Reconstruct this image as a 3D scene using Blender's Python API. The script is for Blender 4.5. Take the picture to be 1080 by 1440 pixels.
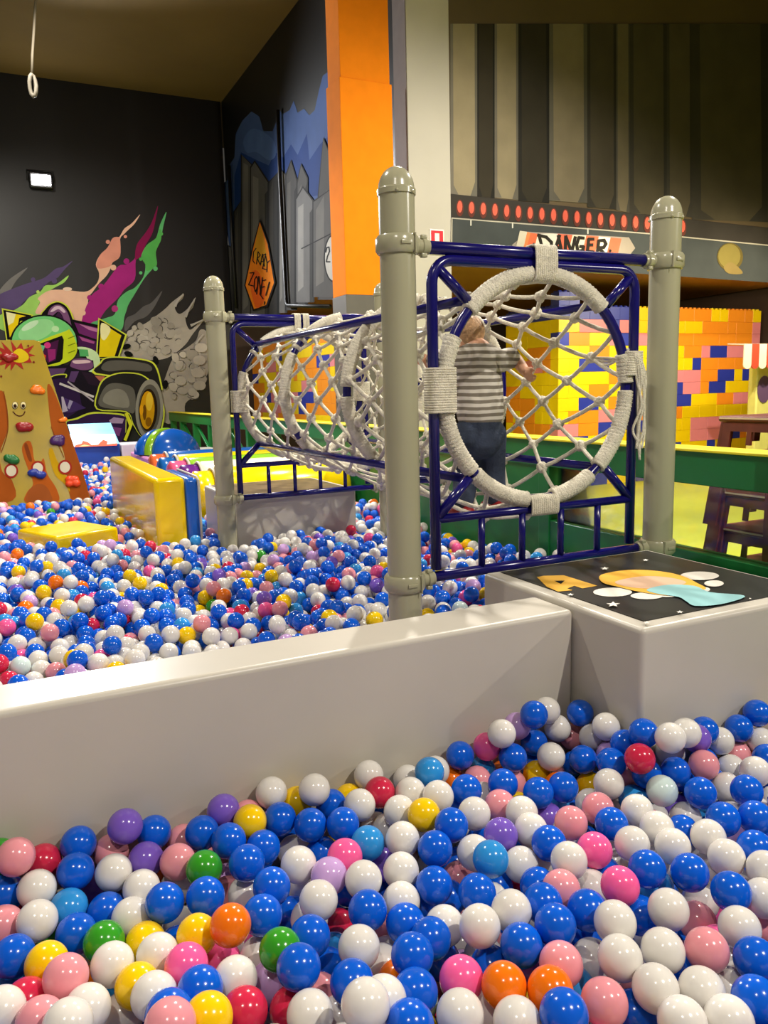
import bpy, bmesh, math, random
import numpy as np
from mathutils import Vector, Matrix
from mathutils.geometry import tessellate_polygon

for o in list(bpy.data.objects):
    bpy.data.objects.remove(o)
scene = bpy.context.scene
COL = scene.collection
PI = math.pi
random.seed(7)
rng = np.random.default_rng(11)

# ------------------------------------------------------------------ camera
FPX, HEAD, PITCH, ROLL, CAMZ = 1114.0, math.radians(25.65), math.radians(8.79), math.radians(-1.469), 0.88
_f = np.array([math.sin(HEAD) * math.cos(PITCH), math.cos(HEAD) * math.cos(PITCH), -math.sin(PITCH)])
_r0 = np.array([math.cos(HEAD), -math.sin(HEAD), 0.0])
_u0 = np.cross(_r0, _f)
_r = _r0 * math.cos(ROLL) + _u0 * math.sin(ROLL)
_u = -_r0 * math.sin(ROLL) + _u0 * math.cos(ROLL)
CAM = np.array([0.0, 0.0, CAMZ])
cam_data = bpy.data.cameras.new('camera')
cam_data.sensor_fit = 'HORIZONTAL'
cam_data.sensor_width = 36.0
cam_data.lens = FPX / 1080 * 36.0
cam_data.clip_start = 0.02
cam = bpy.data.objects.new('camera', cam_data)
COL.objects.link(cam)
cam.matrix_world = Matrix(((_r[0], _u[0], -_f[0], 0), (_r[1], _u[1], -_f[1], 0), (_r[2], _u[2], -_f[2], CAMZ), (0, 0, 0, 1)))
scene.camera = cam


def ray(px, py):
    return _r * ((px - 540) / FPX) - _u * ((py - 720) / FPX) + _f


def on_plane(px, py, p0, n):
    d = ray(px, py)
    t = np.dot(np.array(p0) - CAM, n) / np.dot(d, n)
    return CAM + d * t


def onx(px, py, X): return on_plane(px, py, (X, 0, 0), np.array([1., 0, 0]))
def ony(px, py, Y): return on_plane(px, py, (0, Y, 0), np.array([0, 1., 0]))
def onz(px, py, Z): return on_plane(px, py, (0, 0, Z), np.array([0, 0, 1.]))


# ------------------------------------------------------------------ world, lights, exposure
scene.view_settings.view_transform = 'Standard'
scene.view_settings.look = 'None'
scene.view_settings.gamma = 1.0
scene.view_settings.use_curve_mapping = False
scene.view_settings.exposure = 0.55
world = bpy.data.worlds.new('world')
scene.world = world
world.use_nodes = True
world.node_tree.nodes['Background'].inputs[0].default_value = (1.0, 0.93, 0.82, 1)
world.node_tree.nodes['Background'].inputs[1].default_value = 0.035


def lamp(name, loc, target, energy, radius, color=(1, 0.93, 0.82), kind='SPOT', angle=140, blend=0.6):
    d = bpy.data.lights.new(name, kind)
    d.energy = energy
    d.color = color
    d.shadow_soft_size = radius
    if kind == 'SPOT':
        d.spot_size = math.radians(angle)
        d.spot_blend = blend
    o = bpy.data.objects.new(name, d)
    COL.objects.link(o)
    o.location = loc
    o.rotation_euler = (Vector(target) - Vector(loc)).to_track_quat('-Z', 'Y').to_euler()
    return o


lamp('unseen_spot', (2.3, -1.5, 4.2), (0.9, 1.9, 0.0), 430, 0.04)
lamp('wall_spot', (5.6, -1.2, 2.9), (0.9, 1.7, 0.0), 170, 0.05)
lamp('unseen_spot', (-0.9, -0.8, 4.6), (0.9, 1.9, 0.0), 150, 0.05)  # unseen fill lamp, added to brighten the platform's left face
lamp('unseen_spot', (-0.4, 4.4, 4.8), (1.0, 4.0, 0.0), 280, 0.06)
lamp('unseen_spot', (3.3, 5.7, 4.3), (1.3, 2.0, 0.0), 520, 0.05)
lamp('unseen_spot', (0.7, 8.2, 5.2), (1.0, 8.4, 0.0), 330, 0.06, angle=105)
lamp('unseen_spot', (-1.0, 7.6, 5.2), (1.5, 14.0, 1.0), 620, 0.06, angle=58)  # unseen lamp added to light the car mural, cone clear of the column
lamp('unseen_spot', (5.2, 3.6, 4.6), (4.4, 5.2, -0.4), 620, 0.06)  # unseen lamp added to brighten the floor behind the clear pane
lamp('downlight', (6.4, 5.9, 2.12), (7.6, 8.2, 0.7), 100, 0.05, color=(1, 0.86, 0.6))
lamp('downlight', (8.6, 5.9, 2.12), (8.4, 8.2, 0.7), 100, 0.05, color=(1, 0.86, 0.6))
lamp('downlight', (5.4, 9.6, 2.0), (4.2, 11.6, 0.8), 60, 0.05, color=(1, 0.86, 0.6))

# ------------------------------------------------------------------ materials
def lin(c):
    return tuple(((v / 255) / 12.92 if v / 255 <= 0.04045 else ((v / 255 + 0.055) / 1.055) ** 2.4) for v in c)


_mats = {}


def mat(name, rgb, rough=0.5, spec=0.5, var=0.06, scale=8.0, bump=0.0, bscale=60.0, metal=0.0, coat=0.0):
    if name in _mats:
        return _mats[name]
    m = bpy.data.materials.new(name)
    m.use_nodes = True
    nt = m.node_tree
    b = nt.nodes['Principled BSDF']
    c = lin(rgb)
    tc = nt.nodes.new('ShaderNodeTexCoord')
    nz = nt.nodes.new('ShaderNodeTexNoise')
    nz.inputs['Scale'].default_value = scale
    nz.inputs['Detail'].default_value = 4
    nt.links.new(tc.outputs['Object'], nz.inputs['Vector'])
    rp = nt.nodes.new('ShaderNodeValToRGB')
    rp.color_ramp.elements[0].position = 0.3
    rp.color_ramp.elements[1].position = 0.7
    rp.color_ramp.elements[0].color = tuple(v * (1 - var) for v in c) + (1,)
    rp.color_ramp.elements[1].color = tuple(min(1, v * (1 + var)) for v in c) + (1,)
    nt.links.new(nz.outputs['Fac'], rp.inputs['Fac'])
    nt.links.new(rp.outputs['Color'], b.inputs['Base Color'])
    b.inputs['Roughness'].default_value = rough
    b.inputs['Specular IOR Level'].default_value = spec
    b.inputs['Metallic'].default_value = metal
    b.inputs['Coat Weight'].default_value = coat
    b.inputs['Coat Roughness'].default_value = 0.08
    if bump:
        n2 = nt.nodes.new('ShaderNodeTexNoise')
        n2.inputs['Scale'].default_value = bscale
        nt.links.new(tc.outputs['Object'], n2.inputs['Vector'])
        bp = nt.nodes.new('ShaderNodeBump')
        bp.inputs['Strength'].default_value = bump
        bp.inputs['Distance'].default_value = 0.01
        nt.links.new(n2.outputs['Fac'], bp.inputs['Height'])
        nt.links.new(bp.outputs['Normal'], b.inputs['Normal'])
    _mats[name] = m
    return m


def paintmat(rgb, rough=0.55):
    return mat('paint_%d_%d_%d' % tuple(rgb), rgb, rough=0.8, spec=0.15, var=0.1, scale=3.0)


def emit(name, rgb, strength):
    m = bpy.data.materials.new(name)
    m.use_nodes = True
    b = m.node_tree.nodes['Principled BSDF']
    b.inputs['Emission Color'].default_value = lin(rgb) + (1,)
    b.inputs['Emission Strength'].default_value = strength
    return m


WHITE = mat('white_vinyl', (190, 184, 172), 0.36, 0.5, 0.04, 3, 0.12, 5)
POST = mat('post_enamel', (164, 161, 134), 0.22, 0.5, 0.03, 4)
BLUE = mat('navy_enamel', (18, 14, 98), 0.2, 0.5, 0.05, 6)
ROPE = mat('white_rope', (232, 225, 206), 0.85, 0.2, 0.14, 60, 0.8, 260)
GREEN = mat('green_paint', (18, 112, 52), 0.35, 0.5, 0.08, 3)
YELTOP = mat('yellow_trim', (248, 226, 40), 0.4, 0.5, 0.05)
VYEL = mat('yellow_vinyl', (246, 208, 0), 0.14, 0.6, 0.05, 3, 0.15, 7)
VBLUE = mat('blue_vinyl', (22, 92, 190), 0.16, 0.6, 0.05, 3, 0.12, 9)

# ------------------------------------------------------------------ mesh helpers
class MB:
    """collects faces, then becomes one mesh object"""
    def __init__(s):
        s.v = []; s.f = []; s.mi = []; s.mats = []; s.sm = []

    def mslot(s, m):
        if m not in s.mats:
            s.mats.append(m)
        return s.mats.index(m)

    def add(s, vs, fs, m=None, smooth=False):
        b = len(s.v)
        s.v.extend([tuple(map(float, p)) for p in vs])
        k = s.mslot(m) if m else 0
        for f in fs:
            s.f.append(tuple(b + i for i in f)); s.mi.append(k); s.sm.append(smooth)
        return s

    def box(s, c, d, m=None, rz=0.0, bev=0.0, seg=2, M=None):
        bm = bmesh.new()
        bmesh.ops.create_cube(bm, size=1)
        for v in bm.verts:
            v.co = Vector((v.co.x * d[0], v.co.y * d[1], v.co.z * d[2]))
        if bev:
            bmesh.ops.bevel(bm, geom=bm.edges[:], offset=bev, segments=seg, affect='EDGES', profile=0.5)
        R = Matrix.Rotation(rz, 4, 'Z') if M is None else M
        vs = [R @ v.co + Vector(c) for v in bm.verts]
        bm.verts.index_update()
        flat_ = [[v.index for v in f.verts] for f in bm.faces if max(abs(c_) for c_ in f.normal) > 0.999]
        rnd = [[v.index for v in f.verts] for f in bm.faces if max(abs(c_) for c_ in f.normal) <= 0.999]
        bm.free()
        b0 = len(s.v)
        s.add(vs, flat_, m, False)
        k = s.mslot(m) if m else 0
        for f in rnd:
            s.f.append(tuple(b0 + i for i in f)); s.mi.append(k); s.sm.append(seg > 1)
        return s

    def tube(s, pts, rad, m=None, n=8, closed=False, caps=True, sy=1.0):
        pts = [Vector(p) for p in pts]
        N = len(pts)
        if not hasattr(rad, '__len__'):
            rad = [rad] * N
        vs = []
        up = None
        for i, p in enumerate(pts):
            if closed:
                t = pts[(i + 1) % N] - pts[i - 1]
            else:
                t = pts[min(i + 1, N - 1)] - pts[max(i - 1, 0)]
            if t.length < 1e-9:
                t = Vector((0, 0, 1))
            t.normalize()
            if up is None:
                up = Vector((0, 0, 1)) if abs(t.z) < 0.9 else Vector((0, 1, 0))
            a = t.cross(up)
            if a.length < 1e-6:
                up = Vector((1, 0, 0)); a = t.cross(up)
            a.normalize()
            b = a.cross(t)
            up = b
            for k in range(n):
                q = 2 * PI * k / n
                vs.append(p + a * (rad[i] * math.cos(q)) + b * (rad[i] * sy * math.sin(q)))
        fs = []
        L = N if closed else N - 1
        for i in range(L):
            j = (i + 1) % N
            for k in range(n):
                k2 = (k + 1) % n
                fs.append((i * n + k, i * n + k2, j * n + k2, j * n + k))
        if caps and not closed:
            fs.append(tuple(range(n))[::-1]); fs.append(tuple((N - 1) * n + k for k in range(n)))
        return s.add(vs, fs, m, True)

    def lathe(s, prof, c=(0, 0, 0), m=None, n=24, M=None):
        """prof: list of (radius, z), revolved about z"""
        vs = []
        for r, z in prof:
            for k in range(n):
                q = 2 * PI * k / n
                p = Vector((r * math.cos(q), r * math.sin(q), z))
                if M is not None:
                    p = M @ p
                vs.append(p + Vector(c))
        fs = []
        for i in range(len(prof) - 1):
            for k in range(n):
                k2 = (k + 1) % n
                fs.append((i * n + k, i * n + k2, (i + 1) * n + k2, (i + 1) * n + k))
        fs.append(tuple(range(n))[::-1]); fs.append(tuple((len(prof) - 1) * n + k for k in range(n)))
        return s.add(vs, fs, m, True)

    def sphere(s, c, r, m=None, n=14, k=9, M=None):
        if not hasattr(r, '__len__'):
            r = (r, r, r)
        vs = []
        for i in range(1, k):
            a = PI * i / k
            for j in range(n):
                q = 2 * PI * j / n
                p = Vector((r[0] * math.sin(a) * math.cos(q), r[1] * math.sin(a) * math.sin(q), r[2] * math.cos(a)))
                vs.append((M @ p if M is not None else p) + Vector(c))
        fs = []
        for i in range(k - 2):
            for j in range(n):
                j2 = (j + 1) % n
                fs.append((i * n + j, (i + 1) * n + j, (i + 1) * n + j2, i * n + j2))
        top = Vector((0, 0, r[2])); bot = -top
        if M is not None:
            top = M @ top; bot = M @ bot
        vs += [top + Vector(c), bot + Vector(c)]
        t = len(vs) - 2
        for j in range(n):
            j2 = (j + 1) % n
            fs.append((t, j, j2)); fs.append((t + 1, (k - 2) * n + j2, (k - 2) * n + j))
        return s.add(vs, fs, m, True)

    def prism(s, poly, off, m=None):
        """poly: list of 3D points (planar), off: extrusion vector"""
        poly = [Vector(p) for p in poly]
        off = Vector(off)
        n = len(poly)
        tris = tessellate_polygon([poly])
        vs = poly + [p + off for p in poly]
        fs = [tuple(t) for t in tris] + [tuple(i + n for i in t)[::-1] for t in tris]
        for i in range(n):
            j = (i + 1) % n
            fs.append((i, j, j + n, i + n))
        return s.add(vs, fs, m)

    def flat(s, poly, m=None):
        poly = [Vector(p) for p in poly]
        return s.add(poly, [tuple(t) for t in tessellate_polygon([poly])], m)

    def mesh(s, name):
        me = bpy.data.meshes.new(name)
        me.from_pydata(s.v, [], s.f)
        for m in s.mats:
            me.materials.append(m)
        if len(s.mats) > 1:
            me.polygons.foreach_set('material_index', s.mi)
        me.polygons.foreach_set('use_smooth', s.sm)
        me.update()
        return me

    def build(s, name, material=None, parent=None, fix=True):
        me = s.mesh(name)
        if material is not None and not me.materials:
            me.materials.append(material)
        if fix:
            bm = bmesh.new(); bm.from_mesh(me)
            bmesh.ops.recalc_face_normals(bm, faces=bm.faces[:])
            bm.to_mesh(me); bm.free()
        o = bpy.data.objects.new(name, me)
        COL.objects.link(o)
        if parent is not None:
            o.parent = parent
        return o


def shade_auto(o, deg=40):
    me = o.data
    me.polygons.foreach_set('use_smooth', [True] * len(me.polygons))
    bm = bmesh.new(); bm.from_mesh(me)
    for e in bm.edges:
        if len(e.link_faces) == 2 and e.calc_face_angle(0) > math.radians(deg):
            e.smooth = False
    bm.to_mesh(me); bm.free()
    return o


def fuse(o, voxel, it=6):
    r = o.modifiers.new('fuse', 'REMESH'); r.mode = 'VOXEL'; r.voxel_size = voxel; r.use_smooth_shade = True
    s_ = o.modifiers.new('relax', 'SMOOTH'); s_.iterations = it; s_.factor = 0.5
    return o


def tag(o, label, cat, group=None, kind=None):
    o['label'] = label
    o['category'] = cat
    if group: o['group'] = group
    if kind: o['kind'] = kind
    return o


def thing(name, label, cat, loc=(0, 0, 0), group=None):
    o = bpy.data.objects.new(name, None)
    COL.objects.link(o)
    o.empty_display_size = 0.1
    o.location = loc
    bpy.context.view_layer.update()
    return tag(o, label, cat, group)


def adopt(root):
    """children were built in world coordinates: keep them there"""
    for c in root.children:
        c.matrix_parent_inverse = Matrix.Translation(-Vector(root.location))


def struct(name, mb, m, label):
    o = mb.build(name, m)
    o['kind'] = 'structure'
    o['label'] = label
    return o


def link_copy(src, parent, M, material=None):
    c = src.copy()
    COL.objects.link(c)
    c.parent = parent
    c.matrix_basis = M
    if material is not None:
        c.material_slots[0].link = 'OBJECT'
        c.material_slots[0].material = material
    return c


def smooth_closed(pts, k=4):
    n = len(pts); out = []
    for i in range(n):
        p0, p1, p2, p3 = [np.array(pts[(i + j - 1) % n], float) for j in range(4)]
        for q in range(k):
            t = q / k
            out.append(tuple(0.5 * ((2 * p1) + (-p0 + p2) * t + (2 * p0 - 5 * p1 + 4 * p2 - p3) * t * t + (-p0 + 3 * p1 - 3 * p2 + p3) * t ** 3)))
    return out


def smooth_open(pts, k=5):
    pts = [np.array(p, float) for p in pts]
    n = len(pts); out = []
    for i in range(n - 1):
        p0 = pts[max(i - 1, 0)]; p1 = pts[i]; p2 = pts[i + 1]; p3 = pts[min(i + 2, n - 1)]
        for q in range(k):
            t = q / k
            out.append(tuple(0.5 * ((2 * p1) + (-p0 + p2) * t + (2 * p0 - 5 * p1 + 4 * p2 - p3) * t * t + (-p0 + 3 * p1 - 3 * p2 + p3) * t ** 3)))
    out.append(tuple(pts[-1]))
    return out


def ell(cx, cy, rx, ry=None, n=18, rot=0):
    ry = rx if ry is None else ry
    c, s_ = math.cos(rot), math.sin(rot)
    return [(cx + rx * math.cos(2 * PI * i / n) * c - ry * math.sin(2 * PI * i / n) * s_,
             cy + rx * math.cos(2 * PI * i / n) * s_ + ry * math.sin(2 * PI * i / n) * c) for i in range(n)]


def stroke(pts, w):
    """thick polyline as polygon; w may taper (w0, w1)"""
    pts = [np.array(p, float) for p in pts]
    n = len(pts)
    ws = [w] * n if not hasattr(w, '__len__') else [w[0] + (w[1] - w[0]) * i / (n - 1) for i in range(n)]
    L = []; Rr = []
    for i, p in enumerate(pts):
        t = pts[min(i + 1, n - 1)] - pts[max(i - 1, 0)]
        t = t / (np.linalg.norm(t) + 1e-9)
        nn = np.array([-t[1], t[0]]) * ws[i] / 2
        L.append(tuple(p + nn)); Rr.append(tuple(p - nn))
    return L + Rr[::-1]


class Mural:
    """flat paint on a plane: outlines measured in photo pixels of a crop (ox, oy, scale), laid onto the wall plane"""
    def __init__(s, p0, n, ox, oy, sc, base=0.003):
        s.p0 = p0; s.n = np.array(n, float); s.ox = ox; s.oy = oy; s.sc = sc; s.layer = 0; s.base = base
        s.mb = MB()

    def P(s, q, off):
        return on_plane(s.ox + q[0] / s.sc, s.oy + q[1] / s.sc, np.array(s.p0) + s.n * off, s.n)

    def poly(s, pts, rgb, smooth=False, k=4, rough=0.55):
        if smooth:
            pts = smooth_closed(pts, k)
        s.layer += 1
        off = s.base + s.layer * 0.0003
        s.mb.flat([s.P(q, off) for q in pts], paintmat(rgb, rough) if not hasattr(rgb, 'node_tree') else rgb)
        return s

    def line(s, pts, w, rgb, smooth=False):
        if smooth:
            pts = smooth_open(pts)
        elif not hasattr(w, '__len__'):
            for a, b in zip(pts[:-1], pts[1:]):
                a = np.array(a, float); b = np.array(b, float)
                e = (b - a) / (np.linalg.norm(b - a) + 1e-9) * w * 0.25
                s.poly(stroke([tuple(a - e), tuple(b + e)], w), rgb)
            return s
        return s.poly(stroke(pts, w), rgb)

    def flush(s, name, parent):
        o = s.mb.build(name, None, parent, fix=False)
        s.mb = MB()
        return o

    def done(s, name, parent, label=None):
        o = s.mb.build(name, None, parent, fix=False)
        if label:
            o['label'] = label
        return o

# ------------------------------------------------------------------ the room
FLOOR, CEIL, SOF = -0.45, 5.75, 2.18
WY, HX, DY = 14.0, 3.875, 7.3        # car wall plane y, steel mural wall plane x, danger wall plane y
M_BLACK = mat('black_wall_paint', (17, 17, 19), 0.42, 0.4, 0.15, 1.5)
M_CEIL = mat('brown_ceiling_paint', (120, 98, 58), 0.8, 0.2, 0.08, 1.0)
M_PLASTER = mat('white_plaster', (186, 180, 168), 0.7, 0.3, 0.04, 2.0)
M_CONC = mat('grey_mural_ground', (58, 56, 54), 0.6, 0.3, 0.2, 2.0)
M_FLOOR = mat('rubber_floor', (196, 206, 70), 0.5, 0.4, 0.08, 1.2)
M_DARKW = mat('dark_brown_wall', (70, 54, 46), 0.7, 0.3, 0.15, 1.5)

struct('floor', MB().box((3.0, 6.0, FLOOR - 0.05), (15.0, 21.0, 0.1)), M_FLOOR, 'yellow green rubber floor under and around the ball pits')
struct('ceiling', MB().box((3.0, 6.0, CEIL + 0.05), (15.0, 21.0, 0.1)), M_CEIL, 'dull brown ceiling high above the pits')
wall_back = struct('wall_back', MB().box((0.2, WY + 0.1, (FLOOR + CEIL) / 2), (7.3, 0.2, CEIL - FLOOR)), M_BLACK, 'black wall painted with a racing car mural')
struct('wall_left', MB().box((-3.6, 6.0, (FLOOR + CEIL) / 2), (0.2, 21.0, CEIL - FLOOR)), mat('grey_wall', (120, 116, 112), 0.7), 'plain grey side wall')
struct('wall_front', MB().box((3.5, -4.4, (FLOOR + CEIL) / 2), (14.0, 0.2, CEIL - FLOOR)), mat('grey_wall', (120, 116, 112), 0.7), 'plain grey wall at the near end')
struct('wall_far', MB().box((7.2, WY + 0.1, (FLOOR + SOF) / 2), (6.6, 0.2, SOF - FLOOR)), M_DARKW, 'dark brown back wall of the low seating area')
struct('wall_side', MB().box((10.4, 5.0, (FLOOR + CEIL) / 2), (0.2, 19.0, CEIL - FLOOR)), M_DARKW, 'dark brown side wall')
# bulkhead over the low seating area: steel mural side and danger side
wall_steel = struct('wall_bulkhead', MB().box((HX + 0.1, (DY + WY) / 2, (SOF + CEIL) / 2), (0.2, WY - DY, CEIL - SOF)), M_BLACK, 'upper wall painted with grey steel slabs and blue flames')
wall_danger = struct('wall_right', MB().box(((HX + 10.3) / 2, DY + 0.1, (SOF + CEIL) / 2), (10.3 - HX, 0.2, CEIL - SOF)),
                     mat('haze_brown_wall', (92, 78, 56), 0.7, 0.3, 0.1, 1.2), 'upper wall painted with a danger sign and row of red lights')  # brown haze of a finger over the lens, put into the wall colour
M_SOF = mat('brown_soffit', (138, 92, 40), 0.6, 0.3, 0.1, 1.0)
struct('ceiling_soffit', MB().box(((HX + 10.3) / 2, (DY + WY) / 2 + 0.1, SOF + 0.04), (10.3 - HX - 0.42, WY - DY - 0.3, 0.07)), M_SOF, 'low brown ceiling over the seating area')

# white pillar at the bulkhead corner, orange column
pl = struct('trim_1', MB().box(((HX + 4.33) / 2 + 0.0, DY + 0.12, (FLOOR + CEIL) / 2), (4.33 - HX + 0.02, 0.27, CEIL - FLOOR - 0.01)), M_PLASTER, 'white plaster pillar beside the danger wall')
MB().box((HX - 0.016, DY + 0.12, (FLOOR + CEIL) / 2), (0.006, 0.268, CEIL - FLOOR - 0.02)).build('shaded_side', mat('side_shade_grey', (104, 92, 82), 0.7), pl)  # thin sheet; shade on the pillar's left face put into its grey
cx0, cx1 = ony(487, 414, DY)[0], ony(553.5, 232, DY)[0]
col_root = thing('square_column', 'tall square orange column with a grey foot behind the net tunnel', 'column', ((cx0 + cx1) / 2, DY + 0.17, FLOOR))
zg = ony(487, 414, DY)[2]
zt = ony(482, 108, DY)[2]
MB().box(((cx0 + cx1) / 2, DY + 0.17, (zg + zt) / 2), (cx1 - cx0, 0.34, zt - zg), None, 0, 0.004).build('shaft', mat('orange_paint', (246, 136, 22), 0.85, 0.1, 0.04), col_root)
MB().box(((cx0 + cx1) / 2, DY + 0.17, (CEIL + zt) / 2), (cx1 - cx0 - 0.03, 0.31, CEIL - zt), None, 0, 0.004).build('shaft_head', mat('orange_paint', (246, 136, 22), 0.85, 0.1, 0.04), col_root)
MB().box(((cx0 + cx1) / 2, DY + 0.17, (FLOOR + zg) / 2), (cx1 - cx0 + 0.01, 0.35, zg - FLOOR), None, 0, 0.004).build('foot', mat('charcoal_paint', (92, 88, 82), 0.6), col_root)
adopt(col_root)

# ------------------------------------------------------------------ murals
nB = (0, -1, 0)
fl = Mural((0, WY, 0), nB, 0, 280, 3.375)
fl.poly([(0, 430), (40, 385), (80, 355), (130, 325), (110, 350), (75, 390), (45, 440), (20, 475), (-30, 490)], (128, 126, 128), True)
fl.poly([(-30, 470), (100, 410), (200, 378), (240, 350), (265, 330), (300, 320), (345, 293), (310, 330), (285, 360), (270, 375), (230, 395), (190, 430), (160, 450), (110, 490), (80, 520), (-30, 545)], (98, 82, 130), True)
fl.poly([(-30, 600), (0, 550), (60, 530), (110, 500), (140, 465), (190, 440), (215, 410), (265, 405), (325, 362), (305, 395), (260, 420), (230, 440), (195, 480), (180, 520), (200, 560), (100, 640)], (168, 220, 112), True)
fl.poly([(170, 545), (190, 490), (180, 470), (230, 435), (300, 430), (400, 440), (440, 420), (465, 390), (470, 350), (455, 310), (475, 265), (510, 230), (535, 185), (565, 180), (590, 140), (625, 115), (665, 72), (640, 115), (610, 145), (590, 165), (570, 190), (570, 270), (535, 300), (520, 340), (500, 370), (470, 400), (440, 440), (420, 470), (415, 530), (400, 590), (330, 590), (260, 540)], (250, 200, 176), True)
fl.poly([(475, 265), (510, 230), (535, 185), (565, 180), (570, 190), (570, 270), (535, 300), (520, 320), (470, 330), (458, 310)], (236, 160, 142), True)
fl.poly([(390, 590), (405, 520), (425, 480), (440, 450), (490, 410), (560, 320), (600, 310), (640, 280), (650, 215), (690, 160), (720, 110), (750, 30), (735, 115), (720, 170), (690, 220), (680, 260), (645, 290), (640, 380), (590, 430), (560, 470), (500, 530), (450, 600)], (176, 44, 138), True)
fl.poly([(640, 280), (650, 215), (690, 160), (720, 110), (750, 30), (735, 115), (720, 170), (690, 220), (680, 260), (650, 285)], (140, 26, 84), True)
fl.poly([(430, 590), (500, 565), (545, 545), (560, 480), (600, 440), (640, 420), (680, 370), (690, 310), (670, 275), (695, 220), (740, 185), (760, 120), (790, 60), (775, 130), (760, 200), (740, 250), (745, 310), (725, 330), (690, 370), (670, 400), (640, 450), (610, 500), (600, 530), (590, 560), (580, 615), (540, 640), (470, 620)], (104, 200, 128), True)
fl.poly([(695, 220), (740, 185), (760, 140), (765, 190), (740, 250), (745, 310), (725, 330), (695, 340), (690, 310), (672, 275)], (92, 186, 92), True)
fl.poly([(590, 610), (600, 565), (640, 545), (680, 510), (720, 490), (770, 435), (745, 490), (720, 530), (690, 560), (640, 580), (600, 625)], (98, 96, 100), True)
for (x, y, r, c) in ((512, 203, 10, (236, 160, 142)), (595, 178, 8, (236, 160, 142)), (538, 325, 14, (250, 200, 176)), (157, 382, 11, (98, 82, 130)), (258, 388, 13, (98, 82, 130)),
                     (545, 520, 16, (190, 60, 140)), (738, 330, 11, (104, 200, 128)), (765, 165, 9, (92, 186, 92)), (668, 285, 8, (92, 186, 92)), (668, 350, 8, (104, 200, 128)),
                     (395, 540, 12, (250, 200, 176)), (480, 415, 14, (176, 44, 138)), (425, 467, 12, (176, 44, 138)), (600, 295, 14, (176, 44, 138)), (180, 440, 8, (200, 230, 120))):
    fl.poly(ell(x, y, r, r, 12), c)
fl.poly(ell(320, 427, 22, 9), (250, 220, 200))
fl.done('painted_flames', wall_back, 'painted streaks of coloured flame on the black wall')

sm = Mural((0, WY, 0), nB, 0, 280, 3.375, 0.012)
sm.poly([(580, 720), (600, 640), (640, 610), (690, 590), (760, 540), (790, 515), (815, 490), (870, 450), (865, 475), (830, 510), (850, 545), (890, 520), (925, 470), (915, 515), (880, 560), (900, 620), (940, 590), (975, 565), (915, 640), (880, 690), (820, 740), (770, 760), (700, 765), (570, 770)], (176, 170, 164), True)
sm.poly([(790, 830), (830, 740), (880, 710), (930, 670), (950, 620), (985, 640), (985, 760), (985, 830), (940, 890), (930, 930), (880, 970), (870, 1040), (780, 1060), (765, 930)], (166, 160, 154), True)
srng = random.Random(3)
for cx, cy, sx, sy, n in ((730, 650, 120, 75, 34), (890, 840, 70, 110, 30)):
    for i in range(n):
        x = cx + srng.uniform(-1, 1) * sx; y = cy + srng.uniform(-1, 1) * sy
        r = srng.uniform(13, 30)
        g = srng.choice((158, 168, 180, 190, 176))
        sm.poly(ell(x, y, r, r * srng.uniform(0.6, 1), 12, srng.uniform(0, 3)), (g, g - 5, g - 10))
        a = srng.uniform(0, 6)
        sm.line([(x + r * math.cos(a + t * 0.5), y + r * 0.8 * math.sin(a + t * 0.5)) for t in range(5)], (5, 2), (88, 84, 82))
for x, y in ((600, 700), (740, 765), (785, 880), (610, 735)):
    sm.poly(ell(x, y, 22, 13, 10, srng.uniform(0, 3)), (14, 14, 15))
for x in (960, 948):
    for k in range(4):
        sm.poly(ell(x - 8 * k % 17, 705 + 60 * k, 24, 22, 12), (196 - 8 * k, 190 - 8 * k, 184 - 8 * k))
for a, b in (((830, 510), (870, 448)), ((880, 560), (928, 468)), ((905, 600), (962, 572)), ((930, 690), (965, 640))):
    sm.line([a, ((a[0] + b[0]) / 2 - 6, (a[1] + b[1]) / 2 + 4), b], (14, 3), (186, 182, 178), True)
sm.done('painted_smoke', wall_back, 'painted grey tyre smoke on the black wall')

K = (16, 14, 18)
cr = Mural((0, WY, 0), nB, 0, 380, 4.5, 0.06)
LIME = (214, 226, 74)
cr.poly([(10, 240), (205, 280), (230, 300), (160, 330), (75, 450), (40, 450)], LIME)
cr.poly([(20, 250), (200, 286), (190, 310), (130, 322), (72, 440), (46, 440)], K)
cr.poly([(38, 264), (165, 290), (122, 302), (112, 350), (62, 425)], (246, 214, 20))
cr.poly([(38, 264), (100, 277), (85, 330), (52, 350)], (255, 246, 190))
cr.poly([(262, 300), (285, 240), (320, 208), (370, 196), (425, 222), (462, 290), (476, 372), (430, 400)], LIME, True)
cr.poly([(270, 300), (290, 245), (325, 214), (370, 203), (420, 230), (455, 295), (470, 375), (430, 400)], K, True)
cr.poly([(300, 300), (312, 250), (345, 222), (385, 222), (425, 262), (450, 340), (452, 385), (410, 360), (400, 300), (370, 262), (330, 290)], (128, 84, 132), True)
cr.poly([(318, 262), (348, 230), (385, 230), (415, 262), (400, 268), (370, 246), (335, 262)], (216, 190, 214), True)
cr.poly([(345, 300), (370, 262), (400, 300), (420, 350), (380, 330)], (60, 28, 70))
cr.poly([(455, 310), (640, 350), (640, 560), (540, 540), (470, 500)], K)
cr.poly([(470, 330), (622, 366), (616, 440), (500, 400)], (110, 40, 112))
cr.poly([(500, 340), (618, 370), (614, 392), (560, 376)], (190, 120, 176))
cr.poly([(490, 412), (614, 450), (610, 540), (560, 500), (495, 480)], (66, 24, 80))
cr.poly([(500, 418), (600, 452), (595, 466), (520, 446)], (168, 80, 150))
cr.poly([(622, 300), (805, 408), (752, 560), (606, 560)], LIME)
cr.poly([(630, 312), (792, 410), (744, 556), (614, 556)], K)
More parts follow.
